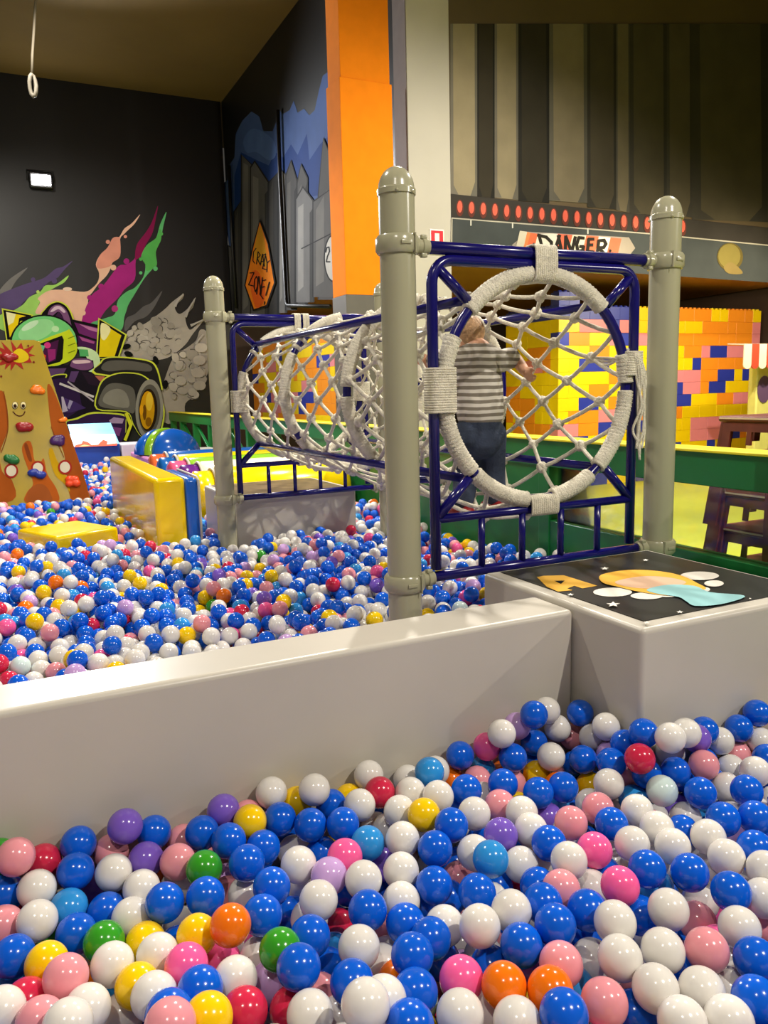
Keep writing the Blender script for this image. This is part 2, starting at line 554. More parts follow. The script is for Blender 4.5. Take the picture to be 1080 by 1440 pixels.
cr.poly([(642, 334), (768, 412), (724, 548), (625, 548)], (240, 216, 16))
cr.poly([(642, 334), (700, 370), (665, 440), (638, 420)], (255, 250, 190), True)
# helmet
cr.poly(ell(280, 455, 216, 175, 36), K)
cr.poly(ell(280, 455, 205, 165, 36), (120, 214, 132))
cr.poly(ell(230, 380, 120, 62, 26, -0.35), (158, 230, 164))
cr.poly(ell(190, 350, 60, 20, 20, -0.5), (208, 246, 212))
cr.poly(ell(350, 372, 24, 20, 16), (196, 242, 190))
cr.poly([(236, 462), (415, 385), (440, 376), (476, 440), (488, 510), (440, 575), (300, 612), (250, 560)], (206, 224, 40), True)
for k in range(3):
    cr.line([(432, 432 + 46 * k), (474, 416 + 46 * k)], 6, (120, 140, 20))
cr.poly([(243, 468), (392, 414), (404, 440), (396, 560), (380, 580), (300, 602), (262, 540)], K)
cr.poly([(262, 480), (372, 440), (352, 570), (304, 586), (276, 540)], (72, 22, 72))
cr.poly([(300, 500), (352, 500), (350, 560), (310, 580)], (150, 40, 120))
cr.poly(ell(300, 475, 22, 20, 12), (214, 60, 140))
cr.poly([(258, 520), (292, 540), (286, 566), (266, 548)], (220, 60, 40))
cr.poly([(255, 470), (285, 480), (270, 520)], (110, 200, 150))
# side pod, mirror, body
cr.poly([(488, 488), (560, 492), (620, 530), (632, 600), (590, 650), (520, 640), (560, 590), (540, 540)], (206, 236, 190), True)
cr.poly([(500, 500), (556, 502), (562, 546), (505, 545)], (86, 178, 110))
cr.poly([(290, 610), (430, 600), (470, 560), (590, 570), (595, 620), (560, 640), (680, 668), (660, 760), (640, 880), (800, 900), (850, 980), (810, 1095), (560, 1095), (430, 975), (380, 960), (330, 760)], (24, 18, 34))
cr.poly([(296, 622), (420, 620), (400, 660), (320, 672)], (96, 66, 118))
cr.line([(320, 676), (360, 662), (418, 660), (416, 680)], 7, LIME, True)
cr.poly([(330, 690), (420, 680), (500, 760), (520, 870), (420, 940), (380, 880)], (46, 26, 72))
cr.poly([(448, 590), (470, 562), (560, 560), (588, 590), (580, 622), (520, 632), (450, 612)], (120, 76, 128), True)
cr.poly([(462, 572), (550, 568), (570, 584), (480, 592)], (226, 196, 214), True)
cr.poly([(450, 640), (500, 640), (470, 710), (430, 700)], (90, 62, 116))
cr.poly([(515, 640), (660, 672), (640, 740), (560, 720)], (40, 24, 46))
cr.poly([(600, 668), (664, 672), (640, 710)], (190, 110, 90))
cr.line([(380, 718), (590, 800)], 14, (214, 208, 220))
cr.line([(430, 706), (590, 828)], 10, (180, 172, 190))
cr.poly([(388, 800), (470, 830), (545, 872), (450, 900), (395, 900)], (66, 44, 108))
cr.poly([(388, 800), (400, 800), (430, 890), (395, 900)], (190, 180, 216))
cr.poly([(440, 820), (462, 830), (440, 880), (425, 870)], (160, 150, 200))
cr.poly([(410, 965), (480, 935), (570, 900), (660, 898), (790, 912), (800, 950), (770, 1085), (560, 1085)], LIME, True)
cr.poly([(420, 972), (490, 944), (570, 912), (660, 908), (780, 922), (795, 955), (765, 1090), (560, 1090)], (52, 28, 82), True)
cr.poly([(690, 950), (720, 930), (785, 940), (775, 970), (700, 968)], (176, 150, 200))
cr.poly([(710, 990), (770, 1000), (755, 1050), (700, 1030)], (132, 70, 150))
cr.poly([(780, 900), (812, 888), (852, 972), (808, 1096), (770, 1084), (815, 980)], K)
cr.poly([(788, 908), (806, 898), (840, 975), (800, 1080), (782, 1074), (818, 984)], (226, 226, 50))
# tyres
cr.poly([(600, 660), (630, 590), (665, 553), (760, 546), (930, 566), (990, 605), (1020, 700), (1025, 760), (960, 690)], LIME, True)
cr.poly([(610, 650), (640, 590), (670, 560), (760, 554), (925, 574), (980, 610), (1010, 700), (1015, 760), (950, 690)], (34, 33, 35), True)
cr.poly([(640, 620), (680, 576), (800, 572), (940, 596), (950, 640), (800, 630), (690, 640)], (96, 94, 92), True)
cr.poly([(610, 880), (616, 760), (650, 690), (720, 655), (800, 645), (900, 660), (980, 730), (1035, 850), (1040, 940), (1010, 1040), (950, 1072), (890, 1050), (840, 975), (800, 900)], LIME, True)
cr.poly([(618, 875), (624, 765), (656, 698), (722, 663), (800, 653), (898, 668), (972, 736), (1026, 852), (1030, 940), (1002, 1034), (950, 1066), (890, 1046), (845, 972), (800, 892)], (38, 37, 39), True)
cr.poly([(632, 860), (640, 780), (690, 720), (780, 720), (850, 760), (850, 900), (780, 884)], (104, 102, 100), True)
cr.poly([(660, 840), (670, 780), (740, 750), (800, 780), (810, 870)], (140, 138, 134), True)
cr.poly(ell(945, 880, 88, 190, 36, 0.03), (150, 148, 144))
cr.poly(ell(945, 880, 70, 158, 32, 0.03), (92, 90, 88))
cr.poly(ell(938, 885, 58, 135, 30, 0.03), (46, 30, 12))
cr.poly(ell(932, 885, 46, 120, 28, 0.03), (222, 164, 16))
cr.poly(ell(945, 830, 22, 60, 20, 0.03), (246, 206, 60))
cr.poly(ell(915, 900, 12, 50, 16), (120, 78, 8))
cr.poly(ell(940, 960, 20, 30, 16), (150, 100, 10))
cr.poly(ell(895, 885, 12, 34, 14), (246, 176, 20))
cr.done('painted_racing_car', wall_back, 'painted purple racing car with a green helmeted driver')

# steel slabs on the side of the bulkhead
st = Mural((HX, 0, 0), (-1, 0, 0), 250, 40, 2.7)
st.poly([(-20, 745), (60, 722), (110, 690), (150, 650), (170, 590), (195, 570), (195, 520), (215, 490), (220, 400), (245, 350), (280, 315), (310, 335), (325, 390), (360, 390), (372, 360), (385, 310), (400, 325), (425, 310), (440, 275), (455, 320), (480, 305), (500, 330), (520, 310), (535, 240), (550, 180), (590, 150), (600, 700), (200, 860), (190, 790), (150, 712), (70, 735)], (62, 84, 132))
st.poly([(215, 560), (240, 470), (300, 500), (345, 520), (370, 470), (400, 490), (430, 440), (455, 480), (490, 400), (500, 500), (540, 440), (600, 380), (600, 620), (215, 700)], (20, 52, 112))
st.poly([(250, 420), (290, 380), (360, 420), (372, 480), (345, 500), (300, 470), (260, 470)], (74, 100, 152), True)
st.poly([(0, 0), (0, 300), (100, 300), (100, 0)], (17, 17, 19))


def slab(x0, x1, yt0, yt1, yb, g, tip=None):
    g = int(g * 0.78)
    top = [(x0, yt0)] + ([tip] if tip else []) + [(x1, yt1)]
    st.poly([(x0 - 4, yb)] + [(x0 - 4, yt0 - 4)] + ([(tip[0], tip[1] - 8)] if tip else []) + [(x1 + 4, yt1 - 4), (x1 + 4, yb)], (22, 20, 20))
    st.poly([(x0, yb)] + top + [(x1, yb)], (g, g - 2, g - 4))
    w = x1 - x0
    st.poly([(x0 + w * 0.1, yb - 40), (x0 + w * 0.1, yt0 + 30), (x0 + w * 0.42, (yt0 + yt1) / 2 + 10), (x0 + w * 0.42, yb - 60)], (min(230, int(g * 1.3)), min(226, int(g * 1.3) - 3), min(220, int(g * 1.3) - 8)))
    st.poly([(x0 + w * 0.78, yb), (x0 + w * 0.78, yt1 + 40), (x1, yt1 + 20), (x1, yb)], (int(g * 0.55), int(g * 0.54), int(g * 0.52)))


slab(100, 185, 760, 780, 1120, 84, (150, 712))
slab(160, 215, 810, 840, 1130, 104)
slab(215, 248, 700, 640, 1120, 66)
slab(243, 300, 480, 540, 1110, 100)
slab(278, 345, 530, 590, 1110, 112, (292, 508))
slab(345, 385, 590, 540, 1090, 58)
slab(385, 412, 530, 560, 1080, 120)
slab(412, 450, 560, 580, 1070, 76, (430, 505))
slab(455, 490, 590, 570, 1050, 92, (468, 520))
slab(535, 610, 640, 560, 1030, 96, (552, 420))
slab(450, 515, 650, 660, 1040, 132, (475, 606))
slab(515, 610, 660, 590, 1020, 110)
st.line([(470, 836), (590, 775)], 4, (30, 28, 28))
st.poly(ell(592, 872, 38, 92, 28), (20, 20, 20))
st.poly(ell(592, 872, 33, 86, 28), (198, 194, 186))
st.line([(562, 850), (566, 832), (574, 830), (576, 846), (568, 866), (564, 886), (578, 886)], 5, (24, 22, 22))
st.done('painted_steel_slabs', wall_steel, 'painted grey steel slabs under blue flames')
cz = Mural((HX, 0, 0), (-1, 0, 0), 310, 280, 6.353, 0.03)
cz.poly([(352, 176), (430, 400), (492, 745), (420, 960), (290, 1000), (212, 770), (280, 440)], (24, 18, 14))
cz.poly([(352, 205), (420, 400), (478, 745), (408, 945), (300, 982), (224, 770), (292, 440)], (232, 128, 24))
cz.poly([(352, 240), (400, 420), (420, 600), (330, 560), (300, 480)], (214, 150, 30), True)
cz.poly([(260, 700), (330, 640), (400, 800), (380, 930), (310, 960)], (226, 96, 26), True)
for L in ([(318, 440), (296, 470), (290, 550), (304, 572)], [(322, 580), (336, 470), (356, 500), (330, 530), (352, 580)], [(356, 590), (376, 490), (392, 600)], [(360, 560), (388, 556)],
          [(382, 500), (404, 490), (376, 620), (410, 630)], [(404, 510), (416, 570)], [(438, 550), (416, 570), (414, 650)],
          [(262, 660), (300, 656), (250, 765), (296, 776)], [(322, 690), (304, 720), (300, 790), (312, 830), (330, 780), (332, 710), (320, 690)], [(322, 850), (342, 690), (360, 850), (374, 700)],
          [(404, 720), (372, 730), (352, 850), (380, 890)], [(366, 790), (392, 780)], [(436, 740), (404, 860)], [(394, 915), (390, 940)]):
    cz.line(L, 9, (34, 20, 12))
cz.done('painted_warning_lozenge', wall_steel, 'painted orange lozenge lettered CRAZY ZONE!')

# danger wall
dg = Mural((0, DY, 0), (0, -1, 0), 600, 60, 2.25)
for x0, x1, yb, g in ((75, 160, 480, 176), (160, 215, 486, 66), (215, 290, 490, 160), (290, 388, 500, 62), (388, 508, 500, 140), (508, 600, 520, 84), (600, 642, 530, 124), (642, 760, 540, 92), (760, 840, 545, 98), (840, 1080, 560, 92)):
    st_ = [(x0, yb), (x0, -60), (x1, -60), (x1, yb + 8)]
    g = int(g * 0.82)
    dg.poly(st_, (g, int(g * 0.92), int(g * 0.74)))  # slab greys browned by the same lens haze
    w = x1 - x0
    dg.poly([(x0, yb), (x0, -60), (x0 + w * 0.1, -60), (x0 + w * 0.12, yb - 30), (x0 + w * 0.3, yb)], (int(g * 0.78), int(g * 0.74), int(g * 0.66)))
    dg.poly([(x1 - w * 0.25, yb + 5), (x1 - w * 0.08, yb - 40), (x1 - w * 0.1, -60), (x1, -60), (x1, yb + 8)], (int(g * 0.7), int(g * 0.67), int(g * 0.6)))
dg.poly([(75, 478), (700, 545), (1100, 588), (1100, 660), (700, 606), (75, 556)], (56, 52, 48))
for k in range(20):
    x = 105 + 37.1 * k
    y = 523 + 0.088 * (x - 105)
    dg.poly(ell(x, y, 12, 27, 14), (96, 52, 44))
    dg.poly(ell(x, y - 4, 8, 19, 12), (214, 96, 78))
dg.poly([(78, 556), (700, 606), (1100, 645), (1100, 760), (78, 690)], (66, 70, 70))
dg.line([(78, 700), (80, 555), (700, 604), (1090, 642)], 4, (170, 164, 150))
for x, y in ((140, 572), (272, 580), (510, 598)):
    dg.line([(x, y - 10), (x, y + 6)], 4, (200, 196, 186))
dg.poly([(270, 640), (320, 598), (640, 616), (660, 650), (620, 700), (300, 700)], (150, 140, 128))
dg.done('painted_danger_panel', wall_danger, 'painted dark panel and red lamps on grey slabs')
dn = Mural((0, DY, 0), (0, -1, 0), 740, 320, 6.75, 0.04)
sx = [(-60, 30), (10, 40), (40, 50), (110, 60), (225, 55), (300, 60), (440, 70), (570, 75), (690, 85), (800, 95), (905, 105)]
cols = [(196, 188, 170), (216, 128, 78), (222, 104, 70), (214, 206, 194), (214, 206, 194), (224, 110, 84), (226, 220, 196), (220, 108, 78), (226, 220, 200), (214, 104, 76)]
for i, c in enumerate(cols):
    x0, x1 = sx[i][0], sx[i + 1][0]
    y0, y1 = sx[i][1], sx[i + 1][1]
    dn.poly([(x0, y0), (x1, y1), (x1 - 45, y1 + 190), (x0 - 45, y0 + 190)], c)
for L in ([(122, 70), (160, 225)], [(112, 72), (190, 90), (240, 140), (236, 200), (190, 240)], [(318, 75), (262, 240)], [(306, 78), (340, 245)], [(275, 190), (335, 190)],
          [(370, 250), (376, 82), (432, 235), (466, 90)], [(548, 100), (500, 95), (480, 160), (490, 225), (540, 215), (545, 180), (512, 180)], [(640, 110), (594, 110), (582, 225), (640, 232)], [(586, 165), (630, 165)],
          [(676, 240), (690, 125), (740, 120), (758, 155), (735, 190), (690, 192), (740, 245)]):
    dn.line(L, 30, (44, 40, 36))
for x, y in ((72, 158), (798, 220)):
    dn.poly(ell(x, y, 12, 14, 10), (44, 40, 36))
dn.done('painted_danger_sign', wall_danger, 'painted orange and white striped sign reading DANGER')
yb = Mural((0, DY, 0), (0, -1, 0), 840, 240, 4.5, 0.03)
yb.poly(ell(840, 545, 82, 88, 26), (96, 84, 42))
yb.poly(ell(836, 540, 70, 76, 26), (124, 112, 58))
yb.poly([(800, 610), (840, 580), (880, 600), (920, 650), (830, 650)], (130, 112, 66), True)
yb.done('painted_yellow_disc', wall_danger)

# fire extinguisher sign on the white pillar
pp = ony(613, 341, DY)
fs = thing('fire_sign', 'red and white fire extinguisher sign on the white pillar', 'sign', (pp[0], DY - 0.02, pp[2]))
sp = MB().box((pp[0], DY - 0.021, pp[2]), (0.165, 0.008, 0.25), None, 0, 0.002).build('plate', mat('sign_white', (238, 232, 224), 0.4), fs)
for nm, c, d in (('red_panel', (pp[0] - 0.048, DY - 0.027, pp[2] + 0.045), (0.042, 0.003, 0.13)), ('red_panel', (pp[0] + 0.048, DY - 0.027, pp[2] + 0.045), (0.042, 0.003, 0.13)),
                 ('red_panel', (pp[0], DY - 0.027, pp[2] + 0.098), (0.06, 0.003, 0.024)), ('red_strip', (pp[0], DY - 0.027, pp[2] - 0.095), (0.138, 0.003, 0.022))):
    MB().box(c, d).build(nm, mat('sign_red', (216, 24, 40), 0.4), fs)
adopt(fs)

# black conduits on the steel mural wall
M_COND = mat('black_conduit', (14, 13, 13), 0.5)
for L, lab in (([(380, 310), (388, 560), (412, 1040), (418, 1052), (578, 1056)], 'bent black conduit running down the steel mural beside the orange column'), ([(195, 520), (206, 800), (222, 1062)], 'straight thin black conduit on the steel mural left of the lozenge')):
    MBt = MB().tube([onx(250 + x / 2.7, 40 + y / 2.7, HX - 0.05) for x, y in L], 0.028, None, 8)
    tag(MBt.build('wall_conduit', M_COND), lab, 'conduit')

# floodlight on the back wall, with its own light
lp = ony(58, 252, WY - 0.18)
fld = thing('floodlight', 'bright floodlight glaring high on the black mural wall', 'floodlight', tuple(lp))
MB().box((lp[0], WY - 0.07, lp[2]), (0.34, 0.12, 0.24), None, 0, 0.02).build('housing', mat('black_metal', (20, 20, 22), 0.4), fld)
MB().box((lp[0], WY - 0.137, lp[2]), (0.27, 0.012, 0.15), None, 0, 0.004).build('lens', emit('lamp_glow', (255, 252, 244), 90), fld)
MB().tube([(lp[0] - 0.19, WY - 0.07, lp[2]), (lp[0] - 0.19, WY - 0.02, lp[2] + 0.16), (lp[0] + 0.19, WY - 0.02, lp[2] + 0.16), (lp[0] + 0.19, WY - 0.07, lp[2])], 0.012).build('bracket', mat('black_metal', (20, 20, 22), 0.4), fld)
adopt(fld)
lamp('floodlight_beam', (lp[0], WY - 0.22, lp[2]), (1.3, 2.5, 0.0), 1200, 0.08, color=(0.95, 0.97, 1.0), angle=110)

# cord hanging from the ceiling
c1 = ony(45, 108, 9.0)
cd = thing('hanging_cord', 'thin pale cord with a small knotted hook hanging from the ceiling', 'cord', (c1[0] + 0.15, 9.0, CEIL))
MB().tube([(c1[0] + 0.17, 9.0, CEIL), (c1[0] + 0.1, 9.0, c1[2] + 0.75), (c1[0] + 0.02, 9.0, c1[2] + 0.2), (c1[0], 9.0, c1[2])], 0.013, None, 6).build('cord', mat('cord_grey', (112, 104, 88), 0.8), cd)
MB().tube([(c1[0] + 0.03 * math.cos(a), 9.0 + 0.01 * math.sin(2 * a), c1[2] - 0.08 + 0.1 * math.sin(a)) for a in np.linspace(0, 2 * PI, 12)[:-1]], 0.02, None, 6, closed=True).build('hook', mat('cord_hook', (110, 104, 92), 0.6), cd)
adopt(cd)

# ------------------------------------------------------------------ white divider and printed platforms
WT = 0.285
W0, W1 = 1.633, 1.805
div = thing('pit_divider', 'long low white padded wall between the two ball pits', 'divider', (0.0, (W0 + W1) / 2, FLOOR))
MB().box((-0.83, (W0 + W1) / 2, (FLOOR + WT) / 2), (4.34, W1 - W0, WT - FLOOR), None, 0, 0.014, 3).build('body', WHITE, div)
adopt(div)
tag(MB().box((-0.87, 6.4, (FLOOR + WT) / 2), (0.16, 9.18, WT - FLOOR), None, 0, 0.014, 3).build('pit_side_wall', WHITE), 'long low white padded wall along the open side of the far pit', 'divider')
# front platform
PX0, PX1, PY0, PY1 = 1.345, 2.035, 1.385, 2.085
PT = 0.295
plat = thing('printed_platform', 'white square platform with a black starry print at the tunnel mouth', 'platform', ((PX0 + PX1) / 2, (PY0 + PY1) / 2, FLOOR))
MB().box(((PX0 + PX1) / 2, (PY0 + PY1) / 2, (FLOOR + PT) / 2), (PX1 - PX0, PY1 - PY0, PT - FLOOR), None, 0, 0.014, 3).build('body', WHITE, plat)
pt_ = MB().box(((PX0 + PX1) / 2 + 0.012, (PY0 + PY1) / 2 + 0.012, PT + 0.0012), (PX1 - PX0 - 0.075, PY1 - PY0 - 0.075, 0.0024)).build('printed_mat', mat('black_print', (15, 14, 15), 0.3, 0.5, 0.15, 12), plat)
pr = Mural((0, 0, PT + 0.0026), (0, 0, 1), 680, 740, 2.7, 0.0004)
GOLD = (214, 164, 62)
pr.poly([(203, 193), (228, 188), (305, 186), (432, 226), (375, 236), (345, 226), (318, 236), (338, 243), (283, 248), (240, 230)], GOLD)
pr.poly([(268, 207), (308, 206), (294, 219)], (15, 14, 15))
pr.flush('printed_letter', plat)
for e in ((490, 250, 74, 17), (620, 264, 62, 13), (700, 258, 50, 11), (820, 188, 74, 16), (875, 217, 37, 12), (838, 240, 22, 9)):
    pr.poly(ell(*e, 24), (214, 210, 200)); pr.flush('printed_cloud', plat)
pr.poly([(440, 190), (480, 175), (570, 165), (680, 172), (760, 190), (810, 215), (845, 236), (800, 247), (720, 264), (600, 250), (520, 232), (455, 215)], (222, 170, 60), True)
pr.poly([(500, 210), (600, 190), (700, 194), (770, 212), (720, 228), (620, 236), (540, 228)], (214, 178, 150), True)
pr.poly([(620, 240), (700, 222), (800, 226), (860, 250), (975, 260), (985, 272), (900, 296), (805, 302), (770, 285), (740, 268), (660, 256)], (146, 196, 200), True)
pr.flush('printed_figure', plat)
for x, y, r in ((330, 259, 14), (492, 296, 28), (620, 365, 15), (745, 325, 15), (615, 128, 12), (460, 160, 17), (1012, 274, 6)):
    pr.poly([(x + (r if k % 2 == 0 else r * 0.42) * math.cos(PI / 2 + k * PI / 5), y - 0.38 * (r if k % 2 == 0 else r * 0.42) * math.sin(PI / 2 + k * PI / 5)) for k in range(10)], (232, 228, 220)); pr.flush('printed_star', plat)
adopt(plat)
# far platform
QX0, QX1, QY0, QY1, QT = 1.275, 2.10, 4.80, 5.60, 0.238
plat2 = thing('printed_platform', 'white platform under the far frame with a worn brown print', 'platform', ((QX0 + QX1) / 2, (QY0 + QY1) / 2, FLOOR))
MB().box(((QX0 + QX1) / 2, (QY0 + QY1) / 2, (FLOOR + QT) / 2), (QX1 - QX0, QY1 - QY0, QT - FLOOR), None, 0, 0.014, 3).build('body', WHITE, plat2)
MB().box(((QX0 + QX1) / 2, (QY0 + QY1) / 2, QT + 0.0012), (QX1 - QX0 - 0.08, QY1 - QY0 - 0.08, 0.0024)).build('printed_mat', mat('brown_print', (104, 88, 66), 0.35, 0.5, 0.5, 9), plat2)
adopt(plat2)

# ------------------------------------------------------------------ green barrier along the pit
BX = 2.62
bar = thing('pit_barrier', 'long green barrier with yellow cap along the side of the pits', 'barrier', (BX + 0.05, 6.0, FLOOR))
MB().box((BX + 0.05, 6.6, 0.52), (0.10, 14.4, 0.14), None, 0, 0.004).build('top_rail', GREEN, bar)
MB().box((BX + 0.06, 6.6, 0.596), (0.16, 14.4, 0.012), None, 0, 0.003).build('yellow_cap', YELTOP, bar)
MB().box((BX + 0.05, 5.35, (FLOOR + 0.45) / 2), (0.07, 3.7, 0.45 - FLOOR)).build('solid_panel', GREEN, bar)
MB().box((BX + 0.05, 1.45, (FLOOR + 0.16) / 2), (0.08, 4.1, 0.16 - FLOOR), None, 0, 0.004).build('kerb', GREEN, bar)
MB().box((BX + 0.05, 10.5, (FLOOR + 0.05) / 2), (0.08, 6.6, 0.05 - FLOOR), None, 0, 0.004).build('kerb', GREEN, bar)
for y in (-0.5, 3.46, 7.25, 8.2, 9.15, 10.1, 11.05, 12.0, 12.95, 13.7):
    MB().box((BX + 0.05, y, (0.45 + FLOOR) / 2), (0.095, 0.09, 0.45 - FLOOR), None, 0, 0.004).build('post', GREEN, bar)
for y in (7.7, 8.65, 9.6, 10.55, 11.5, 12.45):
    MB().box((BX + 0.05, y, 0.23), (0.04, 0.86, 0.03), None, 0, 0.004, M=Matrix.Rotation(math.radians(24), 4, 'X')).build('brace', GREEN, bar)
GL = bpy.data.materials.new('clear_acrylic')
GL.use_nodes = True
nt = GL.node_tree
nt.nodes.remove(nt.nodes['Principled BSDF'])
t1 = nt.nodes.new('ShaderNodeBsdfTransparent'); t1.inputs[0].default_value = (0.93, 0.94, 0.92, 1)
g1 = nt.nodes.new('ShaderNodeBsdfGlossy'); g1.inputs['Roughness'].default_value = 0.06
fr = nt.nodes.new('ShaderNodeFresnel'); fr.inputs[0].default_value = 1.3
mx = nt.nodes.new('ShaderNodeMixShader')
nt.links.new(fr.outputs[0], mx.inputs[0]); nt.links.new(t1.outputs[0], mx.inputs[1]); nt.links.new(g1.outputs[0], mx.inputs[2])
nt.links.new(mx.outputs[0], nt.nodes['Material Output'].inputs[0])
MB().box((BX + 0.05, 1.45, 0.305), (0.006, 3.9, 0.29)).build('clear_pane', GL, bar)
adopt(bar)
dk = MB().box((2.325, 1.0, (FLOOR + 0.125) / 2), (0.56, 2.95, 0.125 - FLOOR), None, 0, 0.01)
tag(dk.build('green_deck', GREEN), 'low flat green deck between the printed platform and the barrier', 'deck')

# ------------------------------------------------------------------ rope net tunnel
TX, TZ, TR = 1.725, 0.868, 0.392
YF, YB = 2.30, 4.72
tun = thing('net_tunnel', 'rope net tunnel with navy end frames on four grey green posts', 'net tunnel', (TX, (YF + YB) / 2, FLOOR))
post_xy = ((1.175, YF, 1), (2.297, YF, -1), (1.20, YB, 1), (2.297, YB, -1))
PR = 0.0565


def clamp(z, x, y, s):
    b = MB()
    b.lathe([(PR - 0.002, -0.026), (PR + 0.006, -0.028), (PR + 0.013, -0.018), (PR + 0.013, 0.018), (PR + 0.006, 0.028), (PR - 0.002, 0.026)], (x, y, z), None, 26)
    R = Matrix.Rotation(s * PI / 2, 4, 'Y')
    b.lathe([(0.020, 0.0), (0.026, 0.002), (0.026, 0.020), (0.030, 0.022), (0.030, 0.034), (0.024, 0.036), (0.024, 0.048)], (x + s * (PR + 0.004), y, z), None, 16, R)
    for dz in (-0.028, 0.028):
        b.box((x + s * (PR + 0.030), y - 0.012, z + dz), (0.02, 0.018, 0.014), None, 0, 0.003)
    b.box((x - s * 0.005, y - PR - 0.013, z), (0.034, 0.006, 0.012), None, 0, 0.002)
    b.box((x + s * 0.028, y - PR - 0.0, z), (0.003, 0.03, 0.058), None)
    return b


for x, y, s in post_xy:
    zb = FLOOR if x < 2 or y > 3 else 0.125
    p = MB().lathe([(PR, zb), (PR, 0.2), (PR, 0.8), (PR, 1.487)], (x, y, 0), None, 32).build('post', POST, tun)
    shade_auto(p, 40)
    cp = MB()
    cp.lathe([(PR, 1.474), (PR + 0.004, 1.474), (PR + 0.004, 1.490), (PR + 0.001, 1.492)] + [(PR * math.cos(a), 1.492 + 0.068 * math.sin(a)) for a in np.linspace(0.05, PI / 2 - 0.02, 9)], (x, y, 0), None, 32)
    for a in (-2.0, -1.1, 0.2, 2.2):
        cp.sphere((x + (PR + 0.003) * math.cos(a), y + (PR + 0.003) * math.sin(a), 1.478), 0.006, None, 8, 6)
    shade_auto(cp.build('cap', POST, p), 50)
    for z in (1.325, 0.243):
        shade_auto(clamp(z, x, y, s).build('clamp', POST, p), 45)

D = TR * math.sqrt(0.5) + 0.012
for Yf in (YF, YB):
    x0, x1 = (1.296, 2.152)
    fr_ = MB().tube([(1.26, Yf, 1.325), (2.21, Yf, 1.325)], 0.021, None, 12).build('end_frame', BLUE, tun)
    rr = 0.075
    path = [(x0, Yf, 0.27)]
    path += [(x0 + rr - rr * math.cos(a), Yf, 1.289 - rr + rr * math.sin(a)) for a in np.linspace(0, PI / 2, 8)]
    path += [(x1 - rr + rr * math.sin(a), Yf, 1.289 - rr + rr * math.cos(a)) for a in np.linspace(0, PI / 2, 8)]
    path += [(x1, Yf, 0.27)]
    MB().tube(path, 0.0185, None, 10).build('bent_tube', BLUE, fr_)
    MB().tube([(1.25, Yf, 0.246), (2.215, Yf, 0.246)], 0.018, None, 10).build('bottom_bar', BLUE, fr_)
    MB().tube([(x0, Yf, 0.443), (x1, Yf, 0.443)], 0.0155, None, 10).build('middle_bar', BLUE, fr_)
    for k in range(1, 5) if Yf == YF else (1, 2, 3, 4):
        xx = x0 + (x1 - x0) * k / 5 + 0.012
        MB().tube([(xx, Yf, 0.25), (xx, Yf, 0.44)], 0.0125, None, 8).build('upright', BLUE, fr_)
    for sx_, sz_, cx_, cz_ in ((-1, 1, x0 + 0.024, 1.262), (1, 1, x1 - 0.024, 1.262), (-1, -1, x0 + 0.01, 0.45), (1, -1, x1 - 0.01, 0.45)):
        MB().tube([(cx_, Yf, cz_), (TX + sx_ * (D + 0.005), Yf, TZ + sz_ * (D + 0.005))], 0.0175, None, 10).build('strut', BLUE, fr_)
for sx_ in (-1, 1):
    for sz_ in (-1, 1):
        MB().tube([(TX + sx_ * D * 1.03, YF, TZ + sz_ * D * 1.03), (TX + sx_ * D * 1.03, YB, TZ + sz_ * D * 1.03)], 0.016, None, 10).build('side_rail', BLUE, tun)

hoop_y = (2.30, 3.107, 3.913, 4.72)
# wrapped arcs (start, end in degrees, measured from +x towards +z) per hoop
arcs = {0: ((46, 84), (96, 138), (153, 224), (226, 262), (278, 306), (312, 358), (2, 18)), 1: ((20, 62), (96, 176), (182, 260), (270, 355)),
        2: ((10, 74), (100, 130), (150, 210), (215, 300), (305, 360)), 3: ((40, 88), (95, 128), (160, 250), (256, 340))}


def rope_sleeve(c, half, axis, th, depth, n):
    """rope wound round a bar: stacked loops with rounded-rectangle section; axis 0 = along x, 2 = along z"""
    b = MB()
    L = []
    for i in range(n):
        t = -half + 2 * half * (i + 0.5) / n
        pts = []
        for a in np.linspace(0, 2 * PI, 17)[:-1]:
            ca, sa = math.cos(a), math.sin(a)
            u = th * (abs(ca) ** 0.45) * (1 if ca >= 0 else -1)
            v = depth * (abs(sa) ** 0.45) * (1 if sa >= 0 else -1)
            if axis == 0:
                pts.append((c[0] + t, c[1] + v, c[2] + u))
            else:
                pts.append((c[0] + u, c[1] + v, c[2] + t))
        b.tube(pts, half / n * 1.12, None, 6, closed=True)
    return b


for hi, Yh in enumerate(hoop_y):
    h = MB().tube([(TX + TR * math.cos(a), Yh, TZ + TR * math.sin(a)) for a in np.linspace(0, 2 * PI, 61)[:-1]], 0.0185, None, 10, closed=True).build('hoop', BLUE, tun)
    for a0, a1 in arcs[hi]:
        n = max(3, int((a1 - a0) * 1.9))
        pts = []; rad = []
        for i in range(n + 1):
            a = math.radians(a0 + (a1 - a0) * i / n)
            pts.append((TX + TR * math.cos(a), Yh, TZ + TR * math.sin(a)))
            rad.append(0.0285 + (0.0016 if i % 2 else -0.0012) + 0.0012 * math.sin(i * 1.7))
        rad[0] = rad[-1] = 0.022
        MB().tube(pts, rad, None, 12).build('rope_wrapping', ROPE, h)
    if hi in (1, 2, 3):
        for a0 in (np.arange(62, 96, 7.0) if hi == 1 else np.arange(128, 152, 7.0) if hi == 2 else (90, 132, 139)):
            MB().tube([(TX + TR * math.cos(math.radians(a0 + i)), Yh, TZ + TR * math.sin(math.radians(a0 + i))) for i in range(4)], [0.023, 0.027, 0.027, 0.023], None, 10).build('rope_wrapping', ROPE, h)
